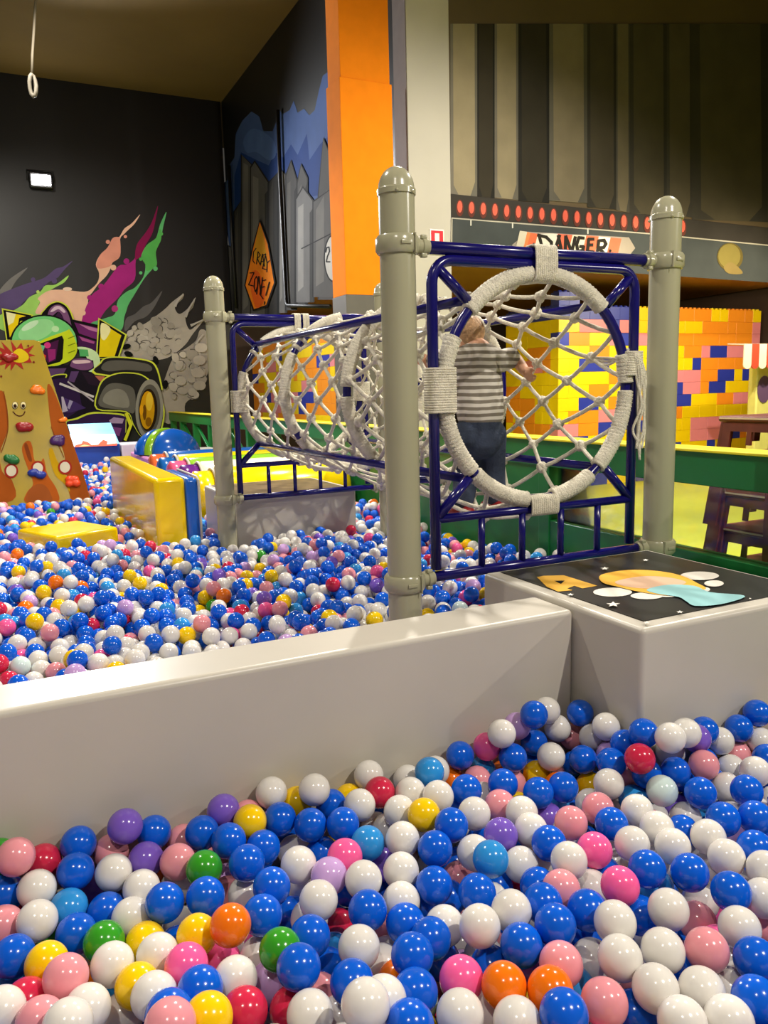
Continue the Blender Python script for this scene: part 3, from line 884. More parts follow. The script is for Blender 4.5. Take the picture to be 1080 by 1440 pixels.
# sleeves that lash the end hoops to their frames
for c, half, ax, th, dp, n in (((1.727, YF, 1.292), 0.046, 0, 0.060, 0.034, 11), ((1.322, YF, 0.872), 0.074, 2, 0.047, 0.036, 18), ((1.728, YF, 0.457), 0.060, 0, 0.034, 0.034, 14), ((2.135, YF, 0.952), 0.045, 2, 0.036, 0.036, 10),
                               ((1.70, YB, 1.292), 0.020, 0, 0.060, 0.034, 5), ((1.755, YB, 1.292), 0.020, 0, 0.060, 0.034, 5), ((1.322, YB, 0.83), 0.065, 2, 0.047, 0.036, 15), ((1.728, YB, 0.457), 0.055, 0, 0.034, 0.034, 12), ((2.128, YB, 0.872), 0.06, 2, 0.047, 0.036, 14)):
    rope_sleeve(c, half, ax, th, dp, n).build('rope_lashing', ROPE, tun)
# loose rope ends at the right lashing
trng = random.Random(2)
for k in range(6):
    dx = 0.0065 * k - 0.012
    w_ = lambda a: trng.uniform(-a, a)
    b = MB().tube(smooth_open([(2.128 + dx * 0.6, YF - 0.04, 0.99), (2.148 + dx, YF - 0.045 + w_(.01), 0.90), (2.154 + dx + w_(.008), YF - 0.04 + w_(.012), 0.80), (2.150 + dx + w_(.012), YF - 0.04 + w_(.012), 0.71), (2.150 + dx + w_(.014), YF - 0.045, 0.66 - 0.022 * ((k * 5) % 4))]), 0.0048, None, 6)
    b.build('loose_rope', ROPE, tun)

# net: helical strands meeting at knots
NA, NR = 14, 16
kn = {}
nrng = random.Random(5)
for j in range(NR + 1):
    y = YF + (YB - YF) * j / NR
    for i in range(NA):
        a = 2 * PI * (i + 0.5 * (j % 2)) / NA + 0.08
        near = min(abs(y - hy) for hy in hoop_y) / 0.4
        r = TR - 0.006 - 0.03 * min(1, near) + (nrng.uniform(-0.012, 0.012) if 0 < j < NR else 0)
        x = TX + r * math.cos(a); z = TZ + r * math.sin(a)
        if 0 < j < NR:
            x += nrng.uniform(-0.014, 0.014); y2 = y + nrng.uniform(-0.022, 0.022)
            sag = max(0, -math.sin(a)) ** 2 * (0.10 * min(1, near))
            if 2.45 < y < 3.1:
                sag += max(0, -math.sin(a)) ** 3 * 0.05
            z -= sag
        else:
            y2 = y
        kn[(j, i)] = Vector((x, y2, z))
knot_mb = MB()
for ax in range(3):
    R = Matrix.Rotation([0.3, 1.3, 2.2][ax], 4, 'XYZ'[ax]) @ Matrix.Rotation([0.2, 0.9, 1.8][ax], 4, 'YZX'[ax])
    knot_mb.tube([R @ Vector((0.0125 * math.cos(a), 0.0125 * math.sin(a), 0.004 * math.sin(2 * a))) for a in np.linspace(0, 2 * PI, 11)[:-1]], 0.0092, None, 6, closed=True)
knot_src = None
for j in range(1, NR):
    for i in range(NA):
        if knot_src is None:
            knot_src = knot_mb.build('knot', ROPE, tun)
            o = knot_src
        else:
            o = knot_src.copy(); COL.objects.link(o)
        s_ = nrng.uniform(0.95, 1.2)
        o.location = kn[(j, i)]
        o.rotation_euler = (nrng.uniform(0, 6), nrng.uniform(0, 6), nrng.uniform(0, 6))
        o.scale = (s_, s_, s_)
for d in (0, 1):
    for i0 in range(NA):
        pts = []
        i = i0
        for j in range(NR + 1):
            pts.append(kn[(j, i % NA)])
            if d == 0:
                i += 1 if j % 2 else 0
            else:
                i -= 0 if j % 2 else 1
        fine = []
        for a, b in zip(pts[:-1], pts[1:]):
            for q in range(3):
                t = q / 3
                fine.append(a.lerp(b, t) - Vector((0, 0, 0.006 * math.sin(PI * t))))
        fine.append(pts[-1])
        MB().tube(fine, 0.0085, None, 6).build('rope_strand', ROPE, tun)
# bunch of rope from a knot to the right lashing
best = min((kn[(j, i)] for j in range(1, 4) for i in range(NA)), key=lambda v: (v - Vector((2.04, 2.5, 0.93))).length)
for k in range(3):
    MB().tube(smooth_open([tuple(best), ((best.x + 2.12) / 2, (best.y + YF) / 2, (best.z + 0.97) / 2 - 0.012 * k), (2.118, YF - 0.01, 0.965 + 0.02 * k)]), 0.006, None, 6).build('loose_rope', ROPE, tun)
adopt(tun)

# ------------------------------------------------------------------ giant toy-brick partitions
BH, BL = 0.1655, 0.331
BRC = {'y': mat('brick_yellow', (252, 214, 8), 0.38, 0.5, 0.03), 'o': mat('brick_orange', (250, 150, 34), 0.38, 0.5, 0.03), 'p': mat('brick_pink', (236, 140, 150), 0.38, 0.5, 0.03),
       'b': mat('brick_blue', (44, 58, 168), 0.38, 0.5, 0.03)}


def brick_mesh(w, studs):
    b = MB().box((0, 0, 0), (w - 0.0015, BL / 2 - 0.0015, BH - 0.0015), None, 0, 0.0022, 1)
    if studs:
        n = max(1, int(round(w / (BL / 4))))
        for k in range(n):
            for dy in (-BL / 8, BL / 8):
                b.lathe([(0.026, 0), (0.026, 0.02), (0.023, 0.023)], (-w / 2 + (k + 0.5) * w / n, dy, BH / 2 - 0.003), None, 10)
    me = b.mesh('brick')
    me.materials.append(BRC['y'])
    return me


BM = {(w, s): brick_mesh(BL * w / 2, s) for w in (1, 2, 3) for s in (False, True)}


def brick_wall(root, origin, direction, halves, rows, seed, top_hint=None, skip_rows=0, tops=None):
    """origin: base corner; direction: 'x' or 'y'; halves: length in half bricks"""
    R = random.Random(seed)
    for r in range(skip_rows, rows):
        k = 0
        pc = 'y'
        first = True
        while k < halves:
            w = 1 if (first and r % 2) else R.choices((1, 2, 3), (0.3, 0.6, 0.1))[0]
            w = min(w, halves - k)
            first = False
            c = R.choices('yopb', (0.44, 0.32, 0.13, 0.11))[0]
            if k and R.random() < 0.3 and pc != 'b':
                c = pc
            pc = c
            if top_hint:
                c = top_hint(r, k, c)
            top = r == rows - 1
            o = bpy.data.objects.new('brick', BM[(w, top)])
            COL.objects.link(o)
            o.parent = root
            t = (k + w / 2) * BL / 2
            z = origin[2] + (r + 0.5) * BH
            if direction == 'x':
                o.location = (origin[0] + t, origin[1] + BL / 4, z)
            else:
                o.location = (origin[0] + BL / 4, origin[1] + t, z)
                o.rotation_euler = (0, 0, PI / 2)
            o.material_slots[0].link = 'OBJECT'
            o.material_slots[0].material = BRC[c]
            k += w


lx = ony(786, 430, 8.2)[0]
rows_main = 14
lz = FLOOR
lw = thing('brick_partition', 'wall of giant yellow orange pink and blue toy bricks behind the barrier', 'brick wall', (lx + 1.8, 8.3, FLOOR))
brick_wall(lw, (lx, 8.2, lz), 'x', 22, rows_main, 4, lambda r, k, c: ('b' if (r >= rows_main - 1 and k < 8) or (r == rows_main - 2 and k in (4, 5)) else ('p' if r == rows_main - 2 and k > 5 and k < 8 else c)))
brick_wall(lw, (lx, 8.2 + BL / 2, lz), 'y', 6, rows_main - 0, 8, lambda r, k, c: ('b' if r >= rows_main - 1 else ('o' if c == 'b' else c)), 4)
# one more block row on the corner
for k in range(2):
    o = bpy.data.objects.new('brick', BM[(1, True)]); COL.objects.link(o); o.parent = lw
    o.location = (lx + BL / 4 + k * BL / 2, 8.2 + BL / 4, lz + (rows_main + 0.5) * BH)
    o.material_slots[0].link = 'OBJECT'; o.material_slots[0].material = BRC['b']
adopt(lw)
lw2 = thing('brick_partition', 'lower wall of giant toy bricks seen past the child', 'brick wall', (lx + 0.2, 9.9, FLOOR))
brick_wall(lw2, (ony(728, 500, 9.9)[0], 9.9, FLOOR), 'x', 5, 10, 21, lambda r, k, c: 'b' if r == 9 and k == 0 else c, 3)
adopt(lw2)
lw3 = thing('brick_partition', 'wall of giant toy bricks seen through the far half of the net tunnel', 'brick wall', (4.15, 11.6, FLOOR))
brick_wall(lw3, (4.12, 10.0, FLOOR), 'y', 23, 13, 33, None, 4)
adopt(lw3)

# striped snack stall at the right edge, in front of the big brick wall
sp0 = ony(1063, 580, 7.0); sp1 = ony(1063, 520, 7.0)
stl = thing('snack_stall', 'cream stall with a red and white striped scalloped awning', 'stall', (sp0[0] + 0.6, 7.07, FLOOR))
MB().box((sp0[0] + 0.6, 7.07, (FLOOR + sp1[2] + 0.1) / 2), (1.2, 0.14, sp1[2] + 0.1 - FLOOR), None, 0, 0.02).build('body', mat('stall_cream', (214, 206, 118), 0.5), stl)
MB().prism([(sp0[0] + 0.12 + 0.12 * math.cos(a), 6.995, (sp0[2] + sp1[2]) / 2 + 0.02 + 0.17 * math.sin(a)) for a in np.linspace(0, 2 * PI, 16)[:-1]], (0, -0.006, 0)).build('purple_badge', mat('stall_purple', (96, 70, 104), 0.5), stl)
aw0 = ony(1047, 485, 6.8); aw1 = ony(1050, 519, 6.8)
for k in range(9):
    xa = aw0[0] + 0.13 * k
    b = MB()
    pts = [(xa, 0, 0), (xa + 0.13, 0, 0)]
    zt_, zb_ = aw0[2], aw1[2]
    poly = [(xa, 6.8, zt_), (xa + 0.13, 6.8, zt_)] + [(xa + 0.065 + 0.065 * math.cos(a), 6.8, zb_ + 0.05 - 0.05 * math.sin(a)) for a in np.linspace(0, PI, 7)]
    b.prism(poly, (0, 0.012, 0))
    b.prism([(xa, 6.8, zt_), (xa + 0.13, 6.8, zt_), (xa + 0.13, 7.05, zt_ + 0.02), (xa, 7.05, zt_ + 0.02)], (0, 0, 0.012))
    b.build('awning_strip', mat('awning_white', (216, 208, 190), 0.6) if k % 2 == 0 else mat('awning_red', (184, 66, 40), 0.6), stl)
adopt(stl)

# stacked maroon stools behind the clear pane
M_STOOL = mat('maroon_wood', (110, 50, 38), 0.4, 0.4, 0.25, 14)


def stool(zbase, label):
    w, d, h = 0.56, 0.40, 0.50
    x0, y0 = 2.915, 2.24
    t = thing('stool', label, 'stool', (x0 + w / 2, y0 + d / 2, zbase), 'stacked maroon stools')
    top = zbase + h
    i_ = 0.045          # inset at the top
    zt_ = top - 0.03

    def panel(b0, b1, t1, t0, off, nm, us):
        b0, b1, t1, t0 = map(Vector, (b0, b1, t1, t0))
        pt = lambda u, v: b0.lerp(b1, u).lerp(t0.lerp(t1, u), v)
        vs = (0.0, 0.79, 0.915, 1.0)
        b = MB()
        for a in range(5):
            for c in range(3):
                if (c == 1 and a in (1, 3)) or (c == 0 and a in (1, 2, 3)):
                    continue
                b.prism([pt(us[a], vs[c]), pt(us[a + 1], vs[c]), pt(us[a + 1], vs[c + 1]), pt(us[a], vs[c + 1])], off)
        b.build(nm, M_STOOL, t)

    U = (0.0, 0.16, 0.46, 0.54, 0.84, 1.0)
    panel((x0, y0, zbase), (x0 + w, y0, zbase), (x0 + w - i_, y0 + i_, zt_), (x0 + i_, y0 + i_, zt_), (0, 0.012, 0), 'side_panel', U)
    panel((x0, y0 + d, zbase), (x0 + w, y0 + d, zbase), (x0 + w - i_, y0 + d - i_, zt_), (x0 + i_, y0 + d - i_, zt_), (0, -0.012, 0), 'side_panel', U)
    panel((x0, y0 + 0.013, zbase), (x0, y0 + d - 0.013, zbase), (x0 + i_, y0 + d - i_ - 0.013, zt_), (x0 + i_, y0 + i_ + 0.013, zt_), (0.012, 0, 0), 'end_panel', U)
    panel((x0 + w, y0 + 0.013, zbase), (x0 + w, y0 + d - 0.013, zbase), (x0 + w - i_, y0 + d - i_ - 0.013, zt_), (x0 + w - i_, y0 + i_ + 0.013, zt_), (-0.012, 0, 0), 'end_panel', U)
    MB().box((x0 + w / 2, y0 + d / 2, top - 0.015), (w - 2 * i_ + 0.02, d - 2 * i_ + 0.02, 0.026), None, 0, 0.008).build('seat', M_STOOL, t)
    MB().box((x0 + i_ - 0.012, y0 + d / 2, top - 0.012), (0.004, d - 2 * i_, 0.007)).build('edge_highlight', mat('edge_highlight', (220, 196, 170), 0.5), t)  # light strip standing in for a highlight along the seat edge
    adopt(t)
    return t


for k, lab in enumerate(('maroon slotted stool at the bottom of the stack behind the clear pane', 'maroon slotted stool second from the bottom of the stack', 'maroon slotted stool in the middle of the stack',
                         'maroon slotted stool second from the top of the stack', 'maroon slotted stool on top of the stack, rising above the barrier')):
    stool(FLOOR + 0.003 + 0.168 * k, lab)

# ------------------------------------------------------------------ climbing board
aa = math.radians(14)
cbn = np.array([0, -math.cos(aa), math.sin(aa)])
cb0 = np.array([0.5, 7.6, 0.0])
def cbP(px, py, off=0.0): return on_plane(px, py, cb0 + cbn * off, cbn)
cb = thing('climbing_board', 'yellow sloping climbing board with a smiling face and coloured holds', 'climbing wall', (0.1, 7.75, FLOOR))
back = Vector(cbn * -0.12)
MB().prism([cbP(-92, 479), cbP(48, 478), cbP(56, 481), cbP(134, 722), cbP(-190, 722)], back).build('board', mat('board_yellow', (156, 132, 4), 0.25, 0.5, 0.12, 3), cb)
MB().tube([cbP(54, 480, -0.01), cbP(132, 722, -0.01)], 0.008, None, 6).build('edge_trim', mat('edge_gold', (224, 176, 60), 0.4), cb)
cm = Mural(tuple(cb0), tuple(cbn), 0, 470, 6.0, 0.001)
ORB = (150, 74, 16)
cm.poly([(400, 430), (450, 470), (560, 760), (760, 1400), (600, 1400), (540, 1000), (470, 900), (430, 760), (410, 600)], ORB, True); cm.flush('printed_patch', cb)
cm.poly([(20, 480), (-60, 600), (-260, 1400), (110, 1400), (100, 1230), (20, 1160), (0, 1000), (60, 820), (60, 640)], ORB, True); cm.flush('printed_patch', cb)
cm.poly([(190, 1000), (190, 940), (220, 905), (255, 905), (275, 960), (290, 1060), (340, 1080), (370, 1050), (400, 1180), (480, 1310), (480, 1420), (220, 1420), (230, 1330), (280, 1260), (230, 1120)], (170, 84, 20), True); cm.flush('printed_patch', cb)
cm.poly([(205, 945), (225, 920), (255, 1000), (270, 1070), (240, 1060)], (120, 56, 16), True); cm.flush('printed_patch', cb)
cm.poly([(230, 1420), (235, 1330), (300, 1270), (370, 1270), (420, 1330), (430, 1420)], (150, 78, 30), True); cm.flush('printed_patch', cb)
cm.poly([(410, 1000), (440, 960), (480, 1060), (560, 1200), (590, 1330), (540, 1260), (460, 1180)], (190, 150, 10), True); cm.flush('printed_patch', cb)
cm.poly([(110, 160), (60, 110), (10, 60), (40, 130), (-40, 90), (20, 160), (-60, 200), (20, 220), (-30, 270), (50, 250), (40, 300), (90, 250), (90, 310), (130, 250), (200, 300), (180, 240), (270, 240), (245, 190), (300, 180), (240, 160), (290, 90), (200, 130), (180, 70), (140, 120), (90, 50)], (150, 40, 30)); cm.flush('printed_patch', cb)
cm.poly([(100, 170), (160, 120), (230, 160), (240, 210), (180, 240), (110, 225)], (196, 172, 20), True); cm.flush('printed_patch', cb)
for x in (127, 196):
    cm.poly(ell(x, 600, 25, 32, 18), (30, 20, 10))
    cm.poly(ell(x, 598, 21, 28, 18), (226, 214, 160))
    cm.poly(ell(x, 606, 15, 17, 16), (36, 18, 8)); cm.flush('printed_eye', cb)
cm.line([(108, 652), (120, 664), (135, 680), (165, 690), (195, 680), (212, 650)], 8, (70, 28, 12), True); cm.flush('printed_line', cb)
for x, y in ((95, 1152), (320, 1130), (548, 1122)):
    cm.poly(ell(x, y, 58, 62, 24), (150, 34, 24))
    cm.poly(ell(x, y, 43, 46, 22), (206, 200, 176)); cm.flush('printed_spot', cb)
cm.line([(30, 480), (60, 640), (64, 820), (10, 1000)], 7, (120, 60, 14), True); cm.flush('printed_line', cb)
cm.line([(430, 780), (480, 900), (540, 1040)], 6, (120, 60, 14), True); cm.flush('printed_line', cb)
for x, y in ((238, 98), (285, 235), (10, 355)):
    cm.poly(ell(x, y, 9, 9, 10), (110, 30, 20)); cm.flush('printed_spot', cb)
hrng = random.Random(9)
for (x, y, r, c, lab) in ((16, 502, 9, (150, 24, 30), 'red'), (53, 548, 8, (232, 120, 20), 'orange'), (38, 598, 10, (150, 30, 26), 'red'), (83, 620, 9, (66, 30, 96), 'purple'), (17, 645, 9, (24, 110, 50), 'green'),
                          (53, 667, 9, (28, 52, 150), 'blue'), (104, 677, 9, (236, 74, 30), 'orange red'), (89, 590, 5, (236, 140, 30), 'orange')):
    P = Vector(cbP(x, y, 0.0))
    b = MB()
    rad = r * 0.0072
    Rm = Matrix.Rotation(-aa, 4, 'X')
    for k in range(5):
        b.sphere(P + Rm @ Vector((rad * hrng.uniform(-0.7, 0.7), -rad * 0.15, rad * hrng.uniform(-0.35, 0.35))), (rad * hrng.uniform(0.5, 0.75), rad * 0.5, rad * hrng.uniform(0.45, 0.6)), None, 10, 7)
    h = fuse(b.build('climbing_hold', mat('hold_' + lab.replace(' ', '_'), c, 0.3), cb), 0.008, 6)
    h['label'] = lab + ' moulded climbing hold'
adopt(cb)

# ------------------------------------------------------------------ soft play pieces
def soft(mb, name, m, label, cat, parent=None):
    o = mb.build(name, m, parent)
    return tag(o, label, cat) if parent is None else o


ys = thing('padded_barrier', 'glossy yellow padded block with a blue end standing in the balls', 'padded block', (0.95, 6.0, FLOOR))
MB().box((0.925, 6.08, -0.04), (0.19, 2.16, 0.82), None, 0, 0.03, 4).build('yellow_pad', VYEL, ys)
MB().box((1.062, 5.35, -0.045), (0.085, 0.7, 0.81), None, 0, 0.03, 4).build('blue_pad', VBLUE, ys)
MB().tube([(1.105, 5.0, -0.44), (1.105, 5.0, 0.34), (1.105, 5.05, 0.362), (1.105, 5.66, 0.362)], 0.008, None, 6).build('white_piping', WHITE, ys)
adopt(ys)
yb_ = MB().box((0.335, 5.36, -0.085), (0.42, 0.50, 0.29), None, math.radians(24), 0.02, 3)
tag(yb_.build('soft_block', VYEL), 'glossy yellow soft block half sunk in the balls', 'soft block')
# padded rollers along the far side
specs = ((6.15, (248, 214, 10), (240, 206, 10), 'yellow', 'yellow'), (6.62, (238, 232, 206), (92, 30, 120), 'cream', 'purple'), (7.08, (140, 196, 40), (226, 90, 140), 'lime green', 'pink'),
         (7.56, (248, 214, 10), (20, 96, 176), 'yellow', 'blue'), (8.05, (20, 96, 186), (232, 110, 60), 'blue', 'orange'))
for k, (y, c, e, cn, en) in enumerate(specs):
    rl = thing('padded_roller', '%s padded roller with %s end lying by the barrier%s' % (cn, en, (', by the far platform' if k == 0 else ', next to the lime one' if k == 3 else '')), 'roller', (2.0, y, FLOOR), 'padded rollers')
    ra = 0.21
    zc = 0.115 if k else 0.10
    R = Matrix.Rotation(PI / 2, 4, 'Y')
    prof = [(0.05, 0), (ra - 0.03, 0.0), (ra, 0.03), (ra, 0.5), (ra, 1.08), (ra - 0.02, 1.1)]
    b = MB().lathe(prof, (1.47, y, zc), None, 28, R)
    b.box((2.02, y, (FLOOR + zc) / 2), (1.05, 0.2, zc - FLOOR))
    shade_auto(b.build('cushion', mat('vinyl_%d_%d_%d' % c, c, 0.18, 0.6, 0.05, 3), rl), 50)
    MB().lathe([(0.05, -0.16), (ra - 0.05, -0.16), (ra - 0.02, -0.14), (ra - 0.02, 0.0)], (1.47, y, zc), None, 28, R).build('end_pad', mat('vinyl_%d_%d_%d' % e, e, 0.18, 0.6, 0.05, 3), rl)
    MB().tube([(1.467, y + (ra - 0.008) * math.cos(a), zc + (ra - 0.008) * math.sin(a)) for a in np.linspace(0, 2 * PI, 29)[:-1]], 0.014, None, 6, closed=True).build('piping', WHITE, rl)
    adopt(rl)
# white step with the dome cushion
sb = thing('padded_step', 'low white padded step with a pink end beyond the rollers', 'padded step', (2.0, 9.6, FLOOR))
MB().box((2.08, 9.6, -0.14), (0.98, 2.3, 0.62), None, 0, 0.02, 3).build('body', WHITE, sb)
MB().box((1.55, 9.6, -0.145), (0.07, 2.3, 0.61), None, 0, 0.02, 3).build('pink_end', mat('pink_vinyl', (226, 130, 190), 0.25), sb)
adopt(sb)
dm = thing('dome_cushion', 'glossy blue dome cushion with a lime green band', 'cushion', (1.86, 10.05, 0.17))
dc = Vector((1.86, 10.05, 0.17))
dR = Matrix.Rotation(math.radians(-48), 3, 'Z')
def dome_slice(u0, u1, rscale, m, nm):
    b = MB()
    pts = []; n = 18; K_ = 7
    L = 0.42
    vs = []; fs_ = []
    for i in range(K_ + 1):
        u = u0 + (u1 - u0) * i / K_
        e = min(1, (i + 0.35) / 1.6, (K_ - i + 0.35) / 1.6)
        rr_ = math.sqrt(max(0.0001, 1 - u * u)) * (0.88 + 0.12 * math.sqrt(e)) * rscale
        for j in range(n + 1):
            a = PI * j / n
            vs.append(dc + dR @ Vector((u * L, 0.36 * rr_ * math.cos(a), 0.31 * rr_ * math.sin(a))))
    for i in range(K_):
        for j in range(n):
            a = i * (n + 1) + j
            fs_.append((a, a + 1, a + n + 2, a + n + 1))
    fs_.append(tuple(range(n + 1))); fs_.append(tuple(K_ * (n + 1) + j for j in range(n + 1)))
    b.add(vs, fs_, None, True)
    b.build(nm, m, dm)
dome_slice(-0.98, -0.22, 1.02, VBLUE, 'blue_segment')
dome_slice(-0.22, 0.06, 1.0, mat('lime_vinyl', (136, 188, 36), 0.15, 0.6), 'lime_band')
dome_slice(0.06, 0.985, 1.0, VBLUE, 'blue_segment')
adopt(dm)
# flame box
fbx0, fbx1 = onz(100, 655, 0.0)[0] * 0.98, onz(169, 652, 0.0)[0]
FY = 10.9
fa = ony(104, 628, FY); fb_ = ony(168, 624, FY)
ft = ony(88, 597, FY + 0.75); ft2 = ony(152, 593, FY + 0.75)
fx = thing('flame_print_box', 'blue soft box with a sky and flame print on its sloping top', 'soft box', (1.2, FY + 0.4, FLOOR))
MB().prism([(fa[0], FY, FLOOR), (fb_[0], FY, FLOOR), (fb_[0], FY, fb_[2]), (fa[0], FY, fb_[2])], (0, 0.02, 0)).build('front_panel', mat('deep_blue_vinyl', (30, 70, 160), 0.3), fx)
MB().add([(fa[0], FY + 0.02, FLOOR), (fb_[0], FY + 0.02, FLOOR), (fb_[0], FY + 0.75, FLOOR), (fa[0], FY + 0.75, FLOOR), (fa[0], FY + 0.02, fb_[2] - 0.005), (fb_[0], FY + 0.02, fb_[2] - 0.005), (fb_[0], FY + 0.75, ft[2] - 0.012), (fa[0], FY + 0.75, ft[2] - 0.012)],
         [(0, 1, 2, 3), (0, 1, 5, 4), (1, 2, 6, 5), (2, 3, 7, 6), (3, 0, 4, 7), (4, 5, 6, 7)]).build('body', mat('deep_blue_vinyl', (30, 70, 160), 0.3), fx)
tn = np.cross(np.array([1, 0, 0]), np.array([0, 0.75, ft[2] - fb_[2]])); tn = tn / np.linalg.norm(tn)
MB().flat([(fa[0], FY, fb_[2]), (fb_[0], FY, fb_[2]), (fb_[0], FY + 0.75, ft[2]), (fa[0], FY + 0.75, ft[2])], mat('sky_print', (120, 196, 240), 0.3, 0.5, 0.2, 4)).build('sloping_top', None, fx)
fm = Mural((fa[0], FY, fb_[2]), tuple(tn), 80, 580, 4.909, 0.002)
fm.poly([(75, 150), (400, 150), (415, 225), (120, 240)], (222, 236, 242))
fm.poly([(120, 240), (130, 225), (170, 215), (180, 195), (215, 205), (240, 225), (285, 222), (300, 205), (320, 188), (350, 200), (345, 220), (415, 212), (415, 228)], (226, 84, 50))
fm.poly([(150, 236), (190, 222), (230, 230)], (246, 196, 120))
fm.done('flame_print', fx)
adopt(fx)
wb = ony(187, 640, FY)
tag(MB().box((wb[0] + 0.02, FY + 0.25, (FLOOR + ony(187, 624, FY)[2]) / 2), (ony(206, 640, FY)[0] - ony(171, 640, FY)[0], 0.5, ony(187, 624, FY)[2] - FLOOR), None, 0, 0.02, 3).build('soft_box', mat('pale_vinyl', (220, 208, 216), 0.3)),
    'small pale soft box between the flame box and the dome cushion', 'soft box')
# ------------------------------------------------------------------ child in the tunnel
SKIN = mat('skin', (222, 170, 140), 0.55, 0.3, 0.05, 30)
kid = thing('person', 'small child in a grey striped shirt and jeans standing in the net tunnel', 'person', (1.74, 2.72, 0.40))
KY = 2.72


def kp(px, py, dy=0.0):
    return Vector(ony(px, py, KY + dy))


def limb(b, pts, rads, flat_=1.0, n=12):
    pts = smooth_open([tuple(p) for p in pts], 4)
    m = len(rads)
    rr = [float(np.interp(i / (len(pts) - 1) * (m - 1), range(m), rads)) for i in range(len(pts))]
    b.tube(pts, rr, None, n, sy=flat_)
    b.sphere(pts[0], rr[0], None, n, 8); b.sphere(pts[-1], rr[-1], None, n, 8)


sh_c = kp(672, 497); hip = kp(676, 606); chest = kp(674, 530)
shR = kp(706, 505); shL = kp(643, 503, 0.02)
hand = kp(738, 522, -0.04)
elR = kp(722, 503, 0.03)
headc = kp(660, 471, 0.05)
footR = kp(697, 708, 0.02); kneeR = kp(692, 662, 0.05)
footL = kp(652, 716, 0.0); kneeL = kp(655, 664, 0.08)
hipR = kp(691, 612); hipL = kp(657, 612)
elL = shL + Vector((-0.07, 0.12, -0.01)); haL = elL + Vector((-0.07, 0.12, 0.08))
b = MB()
limb(b, [hip, chest, sh_c], [0.072, 0.075, 0.06], 0.85)
limb(b, [sh_c, (sh_c + headc) / 2, headc], [0.034, 0.032, 0.04])
b.sphere(headc, (0.052, 0.062, 0.066), None, 20, 14)
b.sphere(headc + Vector((0, 0.05, -0.025)), (0.038, 0.03, 0.034), None, 12, 8)
b.sphere(headc + Vector((0, 0.07, -0.01)), (0.010, 0.014, 0.012), None, 8, 6)
for sx_ in (-1, 1):
    b.sphere(headc + Vector((sx_ * 0.053, 0.005, -0.01)), (0.010, 0.016, 0.022), None, 8, 8)
limb(b, [shR, elR, hand], [0.032, 0.029, 0.021])
limb(b, [shL, elL, haL], [0.032, 0.027, 0.020])
limb(b, [hipR, kneeR, footR], [0.05, 0.042, 0.03])
limb(b, [hipL, kneeL, footL], [0.05, 0.042, 0.03])
for hc, d in ((hand, (hand - elR).normalized()), (haL, (haL - elL).normalized())):
    side = d.cross(Vector((0, 0, 1))).normalized()
    upv = side.cross(d)
    b.sphere(hc + d * 0.018, (0.022, 0.022, 0.016), None, 10, 7)
    for k in range(4):
        o0 = hc + d * 0.028 + upv * (0.012 - 0.009 * k)
        L = (0.026, 0.03, 0.028, 0.022)[k]
        limb(b, [o0, o0 + d * L * 0.6 - side * 0.004, o0 + d * L * 0.75 - side * 0.02], [0.0062, 0.0058, 0.005], 1, 8)
    limb(b, [hc + upv * 0.012, hc + upv * 0.026 + d * 0.014 - side * 0.006, hc + upv * 0.026 + d * 0.03 - side * 0.016], [0.007, 0.0065, 0.0055], 1, 8)
fuse(b.build('body', SKIN, kid), 0.0045, 5)
hb = MB()
hb.sphere(headc + Vector((0, -0.007, 0.012)), (0.057, 0.063, 0.065), None, 22, 14)
hb.sphere(headc + Vector((0.0, -0.025, -0.02)), (0.044, 0.042, 0.036), None, 16, 10)
fuse(hb.build('hair', mat('light_brown_hair', (172, 136, 100), 0.6, 0.4, 0.3, 60, 0.6, 90), kid), 0.006, 3)
M_SHIRT = bpy.data.materials.new('striped_cotton')
M_SHIRT.use_nodes = True
nt = M_SHIRT.node_tree
pb = nt.nodes['Principled BSDF']; pb.inputs['Roughness'].default_value = 0.9; pb.inputs['Specular IOR Level'].default_value = 0.15
tc = nt.nodes.new('ShaderNodeTexCoord'); sep = nt.nodes.new('ShaderNodeSeparateXYZ')
nz = nt.nodes.new('ShaderNodeTexNoise'); nz.inputs['Scale'].default_value = 9
ma = nt.nodes.new('ShaderNodeMath'); ma.operation = 'MULTIPLY_ADD'; ma.inputs[1].default_value = 0.012
m2 = nt.nodes.new('ShaderNodeMath'); m2.operation = 'MULTIPLY'; m2.inputs[1].default_value = 2 * PI / 0.027
m3 = nt.nodes.new('ShaderNodeMath'); m3.operation = 'SINE'
cr_ = nt.nodes.new('ShaderNodeValToRGB')
cr_.color_ramp.elements[0].position = 0.42; cr_.color_ramp.elements[0].color = lin((132, 124, 112)) + (1,)
cr_.color_ramp.elements[1].position = 0.58; cr_.color_ramp.elements[1].color = lin((222, 216, 206)) + (1,)
m4 = nt.nodes.new('ShaderNodeMath'); m4.operation = 'MULTIPLY_ADD'; m4.inputs[1].default_value = 0.5; m4.inputs[2].default_value = 0.5
nt.links.new(tc.outputs['Object'], sep.inputs[0]); nt.links.new(tc.outputs['Object'], nz.inputs['Vector'])
nt.links.new(nz.outputs['Fac'], ma.inputs[0]); nt.links.new(sep.outputs['Z'], ma.inputs[2]); nt.links.new(ma.outputs[0], m2.inputs[0]); nt.links.new(m2.outputs[0], m3.inputs[0])
nt.links.new(m3.outputs[0], m4.inputs[0]); nt.links.new(m4.outputs[0], cr_.inputs[0]); nt.links.new(cr_.outputs[0], pb.inputs['Base Color'])
b = MB()
limb(b, [kp(675, 578), kp(675, 560), chest, sh_c + Vector((0, 0, -0.02))], [0.098, 0.1, 0.096, 0.074], 0.82, 18)
